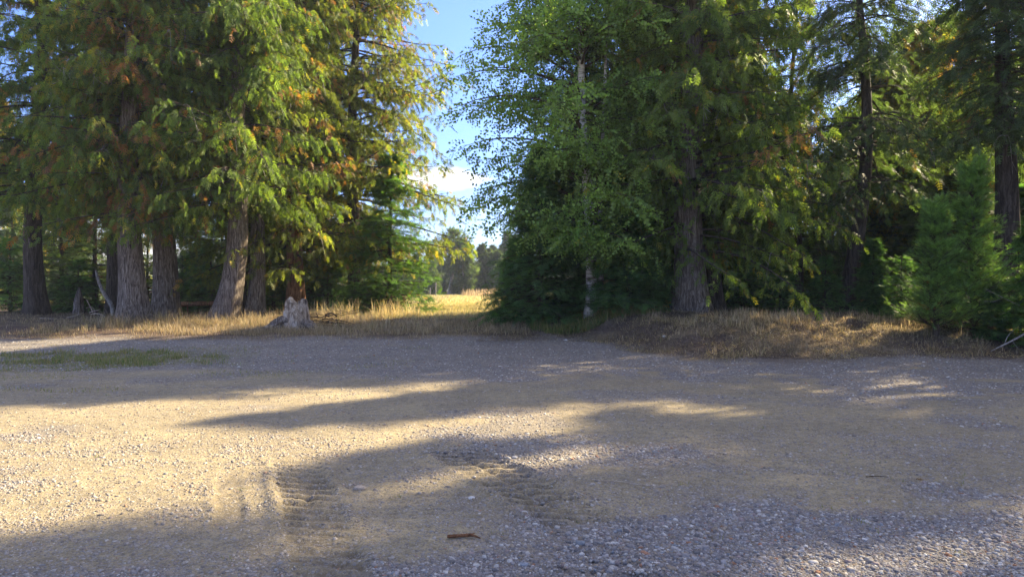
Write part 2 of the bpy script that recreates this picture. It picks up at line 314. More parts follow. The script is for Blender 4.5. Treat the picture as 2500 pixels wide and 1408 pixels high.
def conifer(root, seed, H, zb, Lmax, kind='cedar', nbr=150, ntw=12, nsp=5, spsc=0.3, key='cedar', bark=None, r0=0.3, flare=0.5, lean=(0, 0), prof=None,
            rise=0.1, droop=0.5, tip=0.25, tpl=None, brown=0.05, bias=(0, 0), twl=0.34, hang=0.6, dead=0, ptop=1.0, K=22, twigs=True, kink=0.12, trunk_to=0.98, gappy=0.0, leafmat=None):
    rng = np.random.RandomState(seed); bark = bark or M_cedar
    if kind == 'cedar' and tpl is None: nsp = int(nsp * 1.5); spsc *= 0.70; nbr = int(nbr * 0.95); ntw = int(ntw * 1.5); twl *= 0.75; bias = (bias[0], bias[1]) if bias[0] else (0.12, -1.3)
    tpl = T_CEDAR if tpl is None else tpl
    # trunk
    m_ = 46; zz = np.linspace(0, 1, m_) ** 1.35 * H * trunk_to
    kx = kink * np.sin(zz * 0.55 + rng.rand() * 6); ky = kink * np.sin(zz * 0.43 + rng.rand() * 6); kx -= kx[0]; ky -= ky[0]
    cx = lean[0] * zz * np.exp(-zz / 9.0) * 1.2 + kx; cy = lean[1] * zz * np.exp(-zz / 9.0) + ky
    Pt = np.stack([cx, cy, zz - 0.15 * (zz < 0.01)], 1)
    rr = r0 * (1 - zz / H) ** 0.8 * (1 + flare * np.exp(-zz / 0.55)) + 0.012
    an = np.arange(K) * 2 * np.pi / K; ph = rng.rand(4) * 6
    fl = 1 + (0.05 + 0.16 * np.exp(-zz / 0.8))[:, None] * (np.sin(an * 4 + ph[0] + zz[:, None] * 0.25) * .5 + np.sin(an * 7 + ph[1] - zz[:, None] * 0.2) * .35 + np.sin(an * 2 + ph[2]) * .4)
    V, Q = tubes(Pt[None], rr[None], K, fl[None]); mk('trunk', V, Q, bark, root, smooth=True)
    # branches
    u = np.sort(rng.rand(nbr)) ** ptop; h = zb + (H * 0.985 - zb) * u
    az = rng.rand(nbr) * 2 * np.pi
    if gappy: h += gappy * np.sin(h * 2.9 + 2 * np.sin(az))
    pf = prof or (lambda q: (1 - q) ** 0.75 * (0.75 + 0.25 * np.minimum(1, q * 5)))
    Lb = Lmax * pf(u) * rng.uniform(0.6, 1.12, nbr) * (1 + bias[0] * np.cos(az - bias[1])) + 0.15
    M_ = 8; s = np.linspace(0, 1, M_)[None]
    rs = rise + rng.normal(0, 0.1, (nbr, 1)) + 0.5 * ss(0.6, 1, u)[:, None]; dr = droop * rng.uniform(0.7, 1.3, (nbr, 1)); tp = tip * rng.uniform(0.6, 1.4, (nbr, 1))
    aa = az[:, None] + rng.normal(0, 0.35, (nbr, 1)) * s
    bx = np.interp(h, zz, cx)[:, None]; by = np.interp(h, zz, cy)[:, None]
    X = bx + Lb[:, None] * s * np.cos(aa); Y = by + Lb[:, None] * s * np.sin(aa)
    Z = h[:, None] + Lb[:, None] * (rs * s - dr * s ** 2 + tp * s ** 3)
    Z = np.maximum(Z, 0.12 + 0.1 * rng.rand(nbr, 1))
    Pb = np.stack([X, Y, Z], -1)
    Rb = (0.007 + 0.0125 * Lb[:, None] ** 0.9) * (1 - 0.88 * s)
    parts = [tubes(Pb, Rb, 5)]
    # twigs
    st = np.linspace(0.16, 1.0, ntw)[None] + rng.uniform(-.04, .04, (nbr, ntw)); st = np.clip(st, 0.08, 1.0)
    idx = st * (M_ - 1); i0 = np.minimum(idx.astype(int), M_ - 2); fr = (idx - i0)[..., None]
    bi = np.arange(nbr)[:, None]
    O = Pb[bi, i0] * (1 - fr) + Pb[bi, i0 + 1] * fr; D = nrm(Pb[bi, i0 + 1] - Pb[bi, i0])
    side = np.where((np.arange(ntw)[None] + rng.randint(0, 2, (nbr, 1))) % 2 == 0, 1, -1)
    ang = side * rng.uniform(0.6, 1.25, (nbr, ntw)) * (1 - 0.6 * ss(0.85, 1.0, st))
    Dh = np.stack([D[..., 0] * np.cos(ang) - D[..., 1] * np.sin(ang), D[..., 0] * np.sin(ang) + D[..., 1] * np.cos(ang), D[..., 2] * 0.6], -1)
    Dh = nrm(Dh + rng.normal(0, 0.12, Dh.shape))
    tl = Lb[:, None] * twl * (1.15 - 0.75 * st) * rng.uniform(0.6, 1.2, (nbr, ntw)) + 0.08 + 0.05 * (Lb[:, None] > 1)
    O = O.reshape(-1, 3); Dh = Dh.reshape(-1, 3); tl = tl.ravel(); nt_ = len(O)
    s4 = np.linspace(0, 1, 4)[None, :, None]
    Ptw = O[:, None] + Dh[:, None] * tl[:, None, None] * s4 + np.array([0, 0, -1.0]) * (hang * tl[:, None, None]) * s4 ** 2
    if twigs: parts.append(tubes(Ptw, (0.004 + 0.004 * tl[:, None]) * (1 - 0.8 * np.linspace(0, 1, 4)[None]), 3))
    V, Q = join(parts); mk('branches', V, Q, M_twig if kind != 'cedar' else M_spruce, root)
    # foliage sprays
    sp = np.linspace(0.18, 1.0, nsp)[None] + rng.uniform(-.1, .1, (nt_, nsp)); sp = np.clip(sp, 0, 1)[..., None]
    Os = O[:, None] + Dh[:, None] * tl[:, None, None] * sp + np.array([0, 0, -1.0]) * hang * tl[:, None, None] * sp ** 2
    Ds = Dh[:, None] + np.array([0, 0, -1.0]) * 2 * hang * sp * 1.0
    Ds = np.broadcast_to(Ds, Os.shape) + rng.normal(0, {'cedar': 0.55, 'birch': 0.95}.get(kind, 0.38), Os.shape)
    if kind == 'birch': Os = Os + rng.normal(0, 0.06, Os.shape)
    grp = rng.rand(nbr, ntw).ravel() * .6 + np.repeat(rng.rand(nbr), ntw) * .4
    bt = ((rng.rand(nbr, ntw) < brown * 0.22 * (1.6 - st)) | ((rng.rand(nbr) < brown * 0.25)[:, None] & (st < 0.6)) | ((rng.rand(nbr) < brown * 0.16)[:, None] & (st > 0.55))).ravel()
    Os = Os.reshape(-1, 3); Ds = Ds.reshape(-1, 3); n = len(Os)
    if kind == 'cedar':
        Ds = nrm(Ds) + np.array([0, 0, -0.55]); Nn = rng.normal(0, 1, (n, 3)); Nn[:, 2] *= 0.5
    else:
        Nn = np.array([0, 0, 1.0]) + rng.normal(0, 0.35, (n, 3))
    sc = spsc * rng.uniform(0.5, 1.4, n)
    C = colours(rng, n, key, grp=np.repeat(grp, nsp)); isb = np.repeat(bt, nsp) & (rng.rand(n) < 0.85)
    C[isb] = BROWN[rng.randint(0, len(BROWN), isb.sum())] * rng.uniform(0.7, 1.2, (isb.sum(), 1))
    yel = (~isb) & (rng.rand(n) < brown * 0.5); C[yel] = C[yel] * np.array([1.8, 1.15, 0.8])
    V, Cv = sprays(tpl, Os, Ds, Nn, sc, C); mk('foliage', V, np.arange(len(V)).reshape(-1, 4), leafmat or M_leaf, root, col=Cv)
    # bare hanging dead twigs
    if dead:
        k = rng.randint(0, max(1, int(nbr * 0.75)), dead); j = rng.randint(3, M_, dead); O2 = Pb[k, j]
        a2 = rng.rand(dead) * 6.283; l2 = rng.uniform(0.35, 1.1, dead); s6 = np.linspace(0, 1, 7)[None]
        w2 = rng.uniform(-.5, .5, (dead, 1)) * np.sin(s6 * 3.0)
        P2 = np.stack([O2[:, None, 0] + l2[:, None] * (0.45 * np.cos(a2)[:, None] * s6 + .3 * w2 * np.sin(a2)[:, None]), O2[:, None, 1] + l2[:, None] * .45 * np.sin(a2)[:, None] * s6, O2[:, None, 2] - l2[:, None] * (s6 ** 1.4 - 0.25 * np.sin(s6 * 3))], -1)
        V1, Q1 = tubes(P2, np.full((dead, 7), 0.0085) * (1 - .6 * s6), 3)
        # side shoots
        kk = np.repeat(np.arange(dead), 3); jj = rng.randint(2, 6, dead * 3); o3 = P2[kk, jj]; d3 = nrm(rng.normal(0, 1, (dead * 3, 3)) + np.array([0, 0, -1.2])); l3 = rng.uniform(.15, .4, (dead * 3, 1))
        P3 = o3[:, None] + d3[:, None] * l3[:, None] * np.linspace(0, 1, 3)[None, :, None]
        V3, Q3 = tubes(P3, np.full((dead * 3, 3), 0.005), 3)
        V, Q = join([(V1, Q1), (V3, Q3)]); tag(mk('dead_twigs', V, Q, M_deadwood, root), kind='stuff')
    return Pb

def fir(root, seed, H, Lmax, zb=0.15, key='fir', nbr=110, ntw=11, nsp=4, spsc=0.24, r0=None, **k):
    kw = dict(rise=0.12, droop=0.38, tip=0.2, hang=0.12, twl=0.42, brown=0.006, bark=M_spruce, r0=r0 or H * 0.012 + 0.02, flare=0.3, tpl=T_FIR, prof=lambda q: (1 - q) ** 0.85 * (0.8 + 0.2 * np.minimum(1, q * 8)), kink=0.03, K=10, ptop=1.25)
    kw.update(k)
    return conifer(root, seed, H, zb, Lmax, 'fir', nbr, ntw, nsp, spsc, key, **kw)

# ---------------------------------------------------------------- ground sheet
def lines(segs):
    out = [segs[0][0]]
    for a_, b_, st_ in segs:
        n = max(1, int(round((b_ - a_) / st_))); out += list(a_ + (b_ - a_) * np.arange(1, n + 1) / n)
    return np.array(out)
gx = lines([(-500, -200, 100), (-200, -60, 14), (-60, -18, 2), (-18, -5, 0.13), (-5, -3, 0.06), (-3, 1.5, 0.028), (1.5, 5, 0.06), (5, 16, 0.12), (16, 60, 2), (60, 200, 14), (200, 500, 100)])
gy = lines([(-32, -4, 7), (-4, 3.2, 0.6), (3.2, 4.0, 0.035), (4.0, 6.8, 0.02), (6.8, 7.6, 0.04), (7.6, 12, 0.08), (12, 27, 0.13), (27, 60, 0.6), (60, 200, 5), (200, 410, 35)])
XX, YY = np.meshgrid(gx, gy); XX = XX.ravel(); YY = YY.ravel(); ZZ = gz(XX, YY)
def mixc(a, b, t): return a * (1 - t[:, None]) + np.array(b)[None] * t[:, None]
def ground_colour(x, y):
    c = np.tile(np.array([(0.29, 0.245, 0.158)]), (len(x), 1))
    big = fbm(x * 0.35, y * 0.5, 0); med = fbm(x * 1.2, y * 1.6, 2)
    c = mixc(c, (0.33, 0.28, 0.175), ss(0.45, 0.65, med) * 0.6)
    yE = np.where(x > 0.5, berm_base(x), 18.9)
    gband = ss(10.6, 12.6, y + 3.5 * (big - 0.5) + 1.3 * ss(0, 6, x) - 2.0 * ss(2, 8, -x)) * ss(0.38, 0.5, med + 0.25 * ss(11, 15, y))
    gnear = ss(4.7, 4.0, y - 0.7 * ss(-0.5, 2.5, x) + 0.9 * ss(-0.3, -2.0, x) + 1.8 * (med - 0.5))
    gpatch = ss(0.60, 0.70, fbm(x * 0.55 + 5, y * 0.9, 4)) * 0.6
    gm = np.clip(gband + gnear + gpatch, 0, 1)
    c = mixc(c, (0.205, 0.187, 0.172), gm * 0.85)
    tm = track_mask(x, y); gv = np.clip((gz0(x, y) - gz(x, y)) / 0.05, 0, 1); c = mixc(c, (0.13, 0.108, 0.08), tm * (0.15 + 0.85 * gv)); gm = gm * (1 - 0.9 * tm)  # compacted soil in the tracks; depth darkening paints extra shade into lug grooves
    # turf patch, left
    gp = np.exp(-(((x + 8.4) / 3.0) ** 2 + ((y - 15.0) / 1.35) ** 2)) + 0.6 * np.exp(-(((x + 12) / 3.0) ** 2 + ((y - 13.0) / 1.6) ** 2)); gp = ss(0.25, 0.8, gp + 0.6 * (med - 0.5))
    c = mixc(c, (0.16, 0.15, 0.075), gp * 0.8)
    # vegetation beyond the gravel
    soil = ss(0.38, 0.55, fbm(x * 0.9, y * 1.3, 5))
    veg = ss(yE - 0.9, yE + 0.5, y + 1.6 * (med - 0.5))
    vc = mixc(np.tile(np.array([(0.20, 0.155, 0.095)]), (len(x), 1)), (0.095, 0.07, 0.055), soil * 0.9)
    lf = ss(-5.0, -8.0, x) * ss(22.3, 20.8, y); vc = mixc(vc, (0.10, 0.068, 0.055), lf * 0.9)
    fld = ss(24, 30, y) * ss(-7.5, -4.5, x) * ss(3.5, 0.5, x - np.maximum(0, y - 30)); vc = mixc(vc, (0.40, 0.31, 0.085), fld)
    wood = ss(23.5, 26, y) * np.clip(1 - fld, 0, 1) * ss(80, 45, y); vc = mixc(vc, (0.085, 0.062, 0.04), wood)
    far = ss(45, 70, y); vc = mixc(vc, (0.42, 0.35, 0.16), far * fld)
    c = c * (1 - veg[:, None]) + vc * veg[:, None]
    return c, np.clip((0.62 + 0.38 * gm) * (1 - 0.8 * veg) * (1 - 0.6 * gp), 0, 1), gm * (1 - veg), veg
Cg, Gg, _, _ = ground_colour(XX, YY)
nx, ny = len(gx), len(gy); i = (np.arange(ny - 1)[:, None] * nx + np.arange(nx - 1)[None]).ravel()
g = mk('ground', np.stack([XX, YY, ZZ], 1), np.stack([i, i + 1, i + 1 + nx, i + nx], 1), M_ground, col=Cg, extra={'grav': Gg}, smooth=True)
tag(g, kind='structure')

# far hills
hx = np.linspace(-500, 500, 90); prof_h = 9 + 10 * fbm(hx * 0.006 + 3, hx * 0 + 1, 2, 5) + 2 * fbm(hx * 0.09, hx * 0, 1)
rows_ = []
for k in range(8):
    t = k / 7.0; rows_.append(np.stack([hx, 300 + 90 * t + 10 * np.sin(hx * 0.02), -2 + prof_h * math.sin(t * math.pi / 2) ** 1.1 + 3 * t * (fbm(hx * 0.03, hx * 0 + k, 3) - .5)], 1))
Vh = np.concatenate(rows_); n_ = len(hx); i = (np.arange(7)[:, None] * n_ + np.arange(n_ - 1)[None]).ravel()
tag(mk('hills', Vh, np.stack([i, i + 1, i + 1 + n_, i + n_], 1), M_hill, smooth=True), kind='structure')

# ---------------------------------------------------------------- gravel stones
def in_view(x, y, pad=0.6): return (np.abs(x) < 0.755 * y + pad)
rng = np.random.RandomState(11)
def stones_obj(n, y0, y1, s0, s1, seed):
    r = np.random.RandomState(seed); y = np.exp(r.uniform(math.log(y0), math.log(y1), n * 3)); x = r.uniform(-0.77, 0.77, n * 3) * y
    keep_p = None; c, gg, gm, veg = ground_colour(x, y)
    cl = fbm(x * 2.5, y * 3.5, 3)
    p = (0.32 + 1.0 * gm + 0.9 * ss(0.5, 0.66, cl)) * (1 - 0.95 * veg)
    p = p * (1 - 0.93 * track_mask(x, y)); k = r.rand(n * 3) < p * 0.6; x = x[k][:n]; y = y[k][:n]; gm = gm[k][:n]; n = len(x)
    z = gz(x, y)
    s = np.exp(r.normal(0, 0.5, n)) * (s0 + (s1 - s0) * (y - y0) / (y1 - y0)); s = np.clip(s, 0.004, 0.024)
    s *= 0.8 + 0.25 * gm
    cube = np.array([(-1, -1, -1), (1, -1, -1), (1, 1, -1), (-1, 1, -1), (-1, -1, 1), (1, -1, 1), (1, 1, 1), (-1, 1, 1)], float)
    P = cube[None] * (1 + r.uniform(-0.42, 0.25, (n, 8, 3))); P[:, 4:, :2] *= r.uniform(0.45, 0.85, (n, 1, 1))
    P *= np.stack([r.uniform(0.6, 1.3, n), r.uniform(0.5, 0.9, n), r.uniform(0.28, 0.62, n)], 1)[:, None]
    t = r.normal(0, 0.25, n); P = np.stack([P[..., 0], P[..., 1] * np.cos(t)[:, None] - P[..., 2] * np.sin(t)[:, None], P[..., 1] * np.sin(t)[:, None] + P[..., 2] * np.cos(t)[:, None]], -1)
    a = r.rand(n) * 6.283; ca, sa = np.cos(a)[:, None], np.sin(a)[:, None]
    X = P[..., 0] * ca - P[..., 1] * sa; Y = P[..., 0] * sa + P[..., 1] * ca
    V = np.stack([x[:, None] + X * s[:, None], y[:, None] + Y * s[:, None], z[:, None] + (P[..., 2] + r.uniform(-0.18, 0.15, (n, 1))) * s[:, None]], -1)
    f = np.array([(0, 3, 2, 1), (4, 5, 6, 7), (0, 1, 5, 4), (1, 2, 6, 5), (2, 3, 7, 6), (3, 0, 4, 7)])
    Q = (f[None] + (np.arange(n) * 8)[:, None, None]).reshape(-1, 4)
    pal = np.array([(0.27, 0.25, 0.24), (0.36, 0.335, 0.32), (0.20, 0.185, 0.18), (0.46, 0.43, 0.39), (0.33, 0.27, 0.20), (0.30, 0.24, 0.22), (0.58, 0.55, 0.5), (0.38, 0.20, 0.12), (0.26, 0.28, 0.30)])
    pi = r.choice(len(pal), n, p=[.22, .2, .14, .13, .13, .06, .06, .015, .045]); C = pal[pi] * r.uniform(0.6, 1.0, (n, 1)); C = C * (1 - 0.35 * (1 - gm[:, None])) + np.array((0.36, 0.29, 0.2)) * 0.35 * (1 - gm[:, None])
    return V.reshape(-1, 3), Q, np.repeat(C, 8, 0)
parts = [stones_obj(80000, 3.3, 7.5, 0.0062, 0.009, 1), stones_obj(52000, 6.5, 19.5, 0.0085, 0.013, 2), stones_obj(260, 3.6, 12, 0.018, 0.022, 3)]
o = 0; Qs = []
for p in parts: Qs.append(p[1] + o); o += len(p[0])
tag(mk('gravel', np.concatenate([p[0] for p in parts]), np.concatenate(Qs), M_stone, col=np.concatenate([p[2] for p in parts])), kind='stuff', label='loose grey and tan gravel stones scattered over the dirt lot')

# ---------------------------------------------------------------- grass and litter
PAL_STRAW = np.array([(0.46, 0.35, 0.20), (0.38, 0.30, 0.17), (0.54, 0.44, 0.28), (0.30, 0.22, 0.12), (0.27, 0.25, 0.11), (0.20, 0.15, 0.09)])
PAL_GREEN = np.array([(0.12, 0.19, 0.05), (0.17, 0.22, 0.06), (0.25, 0.24, 0.08), (0.34, 0.28, 0.12)])
PAL_FIELD = np.array([(0.58, 0.47, 0.21), (0.50, 0.44, 0.18), (0.38, 0.40, 0.15), (0.64, 0.54, 0.30)])
PAL_TAN = np.array([(0.40, 0.32, 0.20), (0.30, 0.24, 0.16), (0.22, 0.20, 0.11), (0.20, 0.155, 0.10)])
def blades(x, y, h, w, pal, r, lean=0.5, flat=0.0):
    n = len(x); z = gz(x, y); a = r.rand(n) * 6.283; ln = np.abs(r.normal(0, lean, n)) + flat
    dx, dy = np.cos(a), np.sin(a); b = a + 1.57 + r.uniform(-.6, .6, n); wx, wy = np.cos(b) * w, np.sin(b) * w
    V = np.zeros((n, 6, 3))
    for k, (t, wd) in enumerate(((0, 1.0), (0.55, 0.8), (1.0, 0.15))):
        hx_ = h * np.sin(np.minimum(1.45, ln * (0.5 + t))) * t; hz = h * np.cos(np.minimum(1.45, ln * (0.5 + t))) * t
        for q, sgn in ((0, -1), (1, 1)):
            V[:, k * 2 + q, 0] = x + dx * hx_ + sgn * wx * wd * .5; V[:, k * 2 + q, 1] = y + dy * hx_ + sgn * wy * wd * .5; V[:, k * 2 + q, 2] = z - 0.01 + hz
    f = np.array([(0, 1, 3, 2), (2, 3, 5, 4)]); Q = (f[None] + (np.arange(n) * 6)[:, None, None]).reshape(-1, 4)
    C = pal[r.randint(0, len(pal), n)] * r.uniform(0.75, 1.25, (n, 1))
    return V.reshape(-1, 3), Q, np.repeat(C, 6, 0)
def grass_obj(name, label, sets):
    o = 0; Vs = []; Qs = []; Cs = []
    for V, Q, C in sets: Vs.append(V); Qs.append(Q + o); Cs.append(C); o += len(V)
    return tag(mk(name, np.concatenate(Vs), np.concatenate(Qs), M_straw, col=np.concatenate(Cs)), kind='stuff', label=label)
def scatter(r, n, x0, x1, y0, y1, pf=None):
    x = r.uniform(x0, x1, n); y = r.uniform(y0, y1, n); k = in_view(x, y, 1.0)
    if pf is not None: k &= r.rand(n) < pf(x, y)
    return x[k], y[k]
r = np.random.RandomState(21)
def vegp(x, y): return np.clip(ground_colour(x, y)[3], 0, 1)
sets = []
# short thatch over everything beyond the gravel
x, y = scatter(r, 190000, -20, 20, 15.2, 27, lambda x, y: vegp(x, y) * (1 - 0.85 * ss(0.44, 0.60, fbm(x * 0.9, y * 1.3, 5))) * (0.25 + 0.9 * ss(0.45, 0.62, fbm(x * 1.1, y * 1.5, 1))) * (1 - 0.75 * ss(-6.5, -9, x) * ss(21.8, 20.5, y)))
sets.append(blades(x, y, r.uniform(0.04, 0.17, len(x)) * (0.6 + 0.8 * fbm(x * .8, y * .8, 4)), r.uniform(.006, .013, len(x)), PAL_TAN, r, 0.9))
x, y = scatter(r, 40000, 1, 16, 15.0, 18.6, lambda x, y: vegp(x, y) * (0.1 + ss(0.48, 0.6, fbm(x * 0.8 + 1, y * 1.2, 1))))
sets.append(blades(x, y, r.uniform(0.05, 0.16, len(x)), r.uniform(.006, .012, len(x)), PAL_STRAW[[0, 1, 2, 4]] * np.array([1.35, 1.4, 1.25]), r, 0.5, .7))
x, y = scatter(r, 70000, -20, 20, 15.5, 24, lambda x, y: vegp(x, y) * ss(0.5, 0.62, fbm(x * 0.7 + 3, y * 1.1, 6)))
sets.append(blades(x, y, r.uniform(0.05, 0.17, len(x)), r.uniform(.006, .012, len(x)), PAL_STRAW, r, 0.7))
# taller straw round the left-hand cedars
x, y = scatter(r, 60000, -14.5, -4.2, 20.6, 24.4, lambda x, y: ss(-14, -11.8, x) * np.exp(-((y - 22.2 - 0.2 * (x + 9)) / 0.95) ** 2) * (0.08 + ss(0.47, 0.62, fbm(x * 1.4, y * 1.4, 0))))
sets.append(blades(x, y, r.uniform(0.08, 0.58, len(x)) * r.uniform(0.5, 1, len(x)), r.uniform(.006, .013, len(x)), PAL_STRAW, r, 0.7))
# low straw in front of them
x, y = scatter(r, 60000, -13, 0.5, 19.2, 22.3, lambda x, y: ss(-12.5, -8, x) * (0.1 + ss(0.46, 0.62, fbm(x * 1.5, y * 1.5, 2))))
sets.append(blades(x, y, r.uniform(0.06, 0.26, len(x)), r.uniform(.006, .012, len(x)), np.concatenate([PAL_TAN, PAL_STRAW[:3]]), r, 0.8))
# crest of the bank
x, y = scatter(r, 60000, 3.5, 16, 16.2, 20.5, lambda x, y: np.exp(-((y - berm_base(x) - 3.0) / 0.9) ** 2) * (0.12 + ss(0.46, 0.6, fbm(x * 1.2, y * 1.4, 6))))
sets.append(blades(x, y, r.uniform(0.04, 0.26, len(x)) * (0.3 + 1.1 * ss(0.35, 0.65, fbm(x * 1.6, y * 1.6, 2))), r.uniform(.006, .011, len(x)), PAL_STRAW[[0, 1, 2, 2, 4, 5]] * 1.25, r, 0.7))
for k in range(230):
    if k < 120: xx, yy = r.uniform(-14, -0.5), r.uniform(19.6, 23.8)
    else: xx = r.uniform(1.0, 15); yy = float(berm_base(np.array(xx))) + r.uniform(0.3, 4.2)
    n = r.randint(25, 80); hh = r.uniform(.12, .40) * (1 if k < 120 else .62)
    sets.append(blades(xx + r.normal(0, .11, n), yy + r.normal(0, .09, n), r.uniform(hh * .4, hh * 1.3, n), r.uniform(.006, .013, n), PAL_STRAW[[0, 1, 2, 4]] * r.uniform(.8, 1.25), r, 0.65, .1))
grass_obj('dry_grass', 'dry straw coloured grass on the bank and around the tree bases', sets)
# sunlit grass in the opening and the field
sets = []
x, y = scatter(r, 80000, -9.5, 2.5, 23.5, 44, lambda x, y: ss(-9.5, -6.5, x) * (0.4 + ss(0.4, 0.6, fbm(x * .5, y * .5, 2))))
sets.append(blades(x, y, r.uniform(0.05, 0.22, len(x)) * (0.5 + fbm(x, y, 4)), r.uniform(.010, .022, len(x)), PAL_FIELD, r, 0.7))
x, y = scatter(r, 3000, -8.6, -3.4, 24.2, 26.2, lambda x, y: ss(0.45, 0.6, fbm(x * 1.5, y, 3)))
sets.append(blades(x, y, r.uniform(0.2, 0.75, len(x)), r.uniform(.010, .018, len(x)), PAL_FIELD[[0, 3, 3]], r, 0.8))
x, y = scatter(r, 60000, -30, 30, 44, 104, lambda x, y: 0.5 + 0.5 * fbm(x * .2, y * .2, 2))
sets.append(blades(x, y, r.uniform(0.08, 0.2, len(x)), r.uniform(.04, .08, len(x)), PAL_FIELD, r, 0.4))
x, y = scatter(r, 1500, -6.6, -0.6, 88, 96, lambda x, y: 0.3 + 0.7 * ss(-6.5, -2.5, x))
sets.append(blades(x, y, r.uniform(0.3, 1.1, len(x)), r.uniform(.04, .09, len(x)), PAL_STRAW[:3], r, 0.3))
grass_obj('field_grass', 'golden sunlit grass of the opening and the field beyond', sets)
# green turf in the gravel at left, small green weeds
sets = []
def turfp(x, y):
    gp = np.exp(-(((x + 8.6) / 3.2) ** 2 + ((y - 15.0) / 1.3) ** 2)); return ss(0.35, 0.75, gp + 1.6 * (fbm(x * 1.3, y * 1.8, 2) - 0.5))
x, y = scatter(r, 60000, -13, -3.5, 12.5, 18, turfp); sets.append(blades(x, y, r.uniform(0.03, 0.08, len(x)) * (0.4 + 1.6 * ss(.4, .65, fbm(x * 2.5, y * 2.5, 5))), r.uniform(.006, .012, len(x)), PAL_GREEN, r, 0.8))
x, y = scatter(r, 26000, -12.5, -2.0, 10.5, 17.5, lambda x, y: ss(0.57, 0.68, fbm(x * 0.9, y * 1.3, 6))); sets.append(blades(x, y, r.uniform(0.02, 0.07, len(x)), r.uniform(.005, .010, len(x)), PAL_GREEN[[1, 2, 3]], r, 0.9))
for k in range(90):
    yy = math.exp(r.uniform(math.log(4), math.log(14))); xx = r.uniform(-0.7, 0.72) * yy; n = r.randint(8, 26)
    if 0.2 * xx + yy < 9 and xx < 0 and r.rand() < .7: continue
    sets.append(blades(xx + r.normal(0, .035, n), yy + r.normal(0, .03, n), r.uniform(.015, .05, n), r.uniform(.003, .006, n), PAL_GREEN, r, 0.9))
x, y = scatter(r, 30000, 0.5, 4.5, 19.2, 22.5, lambda x, y: 0.8 * ss(0.4, 0.6, fbm(x * 1.5, y * 1.5, 1))); sets.append(blades(x, y, r.uniform(0.08, 0.3, len(x)), r.uniform(.01, .02, len(x)), PAL_GREEN, r, 0.7))
grass_obj('green_grass', 'low green turf growing through the gravel and weeds under the firs', sets)
# needle and straw litter, flat on the ground
sets = []
x, y = scatter(r, 60000, -1, 16, 15.0, 19.5, vegp); sets.append(blades(x, y, r.uniform(0.04, 0.22, len(x)), r.uniform(.006, .014, len(x)), np.array([(0.44, 0.36, 0.24), (0.10, 0.07, 0.05), (0.26, 0.2, 0.13), (0.07, 0.05, 0.04)]), r, 0.3, 1.0))
x, y = scatter(r, 14000, -14, 16, 14.4, 19.5, lambda x, y: np.exp(-((y - np.where(x > .5, berm_base(x), 18.7)) / 0.45) ** 2) * ss(.45, .6, fbm(x * 1.3, y * 2, 2))); sets.append(blades(x, y, r.uniform(0.03, 0.16, len(x)), r.uniform(.006, .012, len(x)), PAL_STRAW[[0, 1, 4]], r, 0.7))
x, y = scatter(r, 60000, -18, 16, 15.3, 26, lambda x, y: vegp(x, y) * 0.8); sets.append(blades(x, y, r.uniform(0.05, 0.3, len(x)), r.uniform(.005, .012, len(x)), np.array([(0.30, 0.22, 0.14), (0.18, 0.12, 0.08), (0.42, 0.34, 0.22), (0.12, 0.08, 0.06)]), r, 0.1, 1.35))
yy = np.exp(r.uniform(math.log(3.5), math.log(16), 5000)); xx = r.uniform(-.76, .76, 5000) * yy
sets.append(blades(xx, yy, r.uniform(0.015, 0.07, 5000), r.uniform(.0025, .005, 5000), np.array([(0.34, 0.24, 0.12), (0.22, 0.13, 0.07), (0.42, 0.32, 0.16), (0.38, 0.16, 0.06)]), r, 0.05, 1.4))
grass_obj('needle_litter', 'fallen needles and straw bits lying on the ground', sets)

# ---------------------------------------------------------------- trees of the left-hand clump
C_ = dict
GL = 'tall cedars and spruces of the left-hand clump'
def cedar(px, d, label, name='cedar_tree', cat='tree', group=GL, **k):
    t = thing(name, label, cat, PX(px, d), d, group)
    conifer(t, **k); return t
wide = lambda q: (1 - q) ** 0.62 * (0.78 + 0.22 * np.minimum(1, q * 6))
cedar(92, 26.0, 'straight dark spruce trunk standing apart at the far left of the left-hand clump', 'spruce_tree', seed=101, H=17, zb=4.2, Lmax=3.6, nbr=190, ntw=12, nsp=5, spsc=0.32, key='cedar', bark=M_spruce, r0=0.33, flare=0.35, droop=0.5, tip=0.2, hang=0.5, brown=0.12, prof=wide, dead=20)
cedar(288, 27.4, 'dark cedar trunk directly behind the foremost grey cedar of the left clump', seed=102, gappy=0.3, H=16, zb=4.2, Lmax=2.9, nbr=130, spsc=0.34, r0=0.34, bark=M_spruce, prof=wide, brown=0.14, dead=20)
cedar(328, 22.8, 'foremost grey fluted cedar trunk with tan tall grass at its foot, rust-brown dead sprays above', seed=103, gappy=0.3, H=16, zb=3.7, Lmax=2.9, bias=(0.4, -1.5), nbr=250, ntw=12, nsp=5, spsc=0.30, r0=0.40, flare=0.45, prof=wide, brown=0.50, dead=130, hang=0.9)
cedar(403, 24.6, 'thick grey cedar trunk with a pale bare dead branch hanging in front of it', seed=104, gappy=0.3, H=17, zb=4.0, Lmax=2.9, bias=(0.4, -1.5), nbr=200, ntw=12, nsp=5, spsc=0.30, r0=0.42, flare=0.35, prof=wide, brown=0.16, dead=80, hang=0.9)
cedar(549, 23.6, 'leaning grey cedar trunk that tilts to the right, left of the weathered stump', seed=105, gappy=0.3, H=16, zb=3.7, Lmax=3.1, bias=(0.4, -1.4), nbr=200, spsc=0.30, r0=0.36, flare=0.45, lean=(0.18, 0.0), prof=wide, brown=0.10, dead=80, hang=0.8)
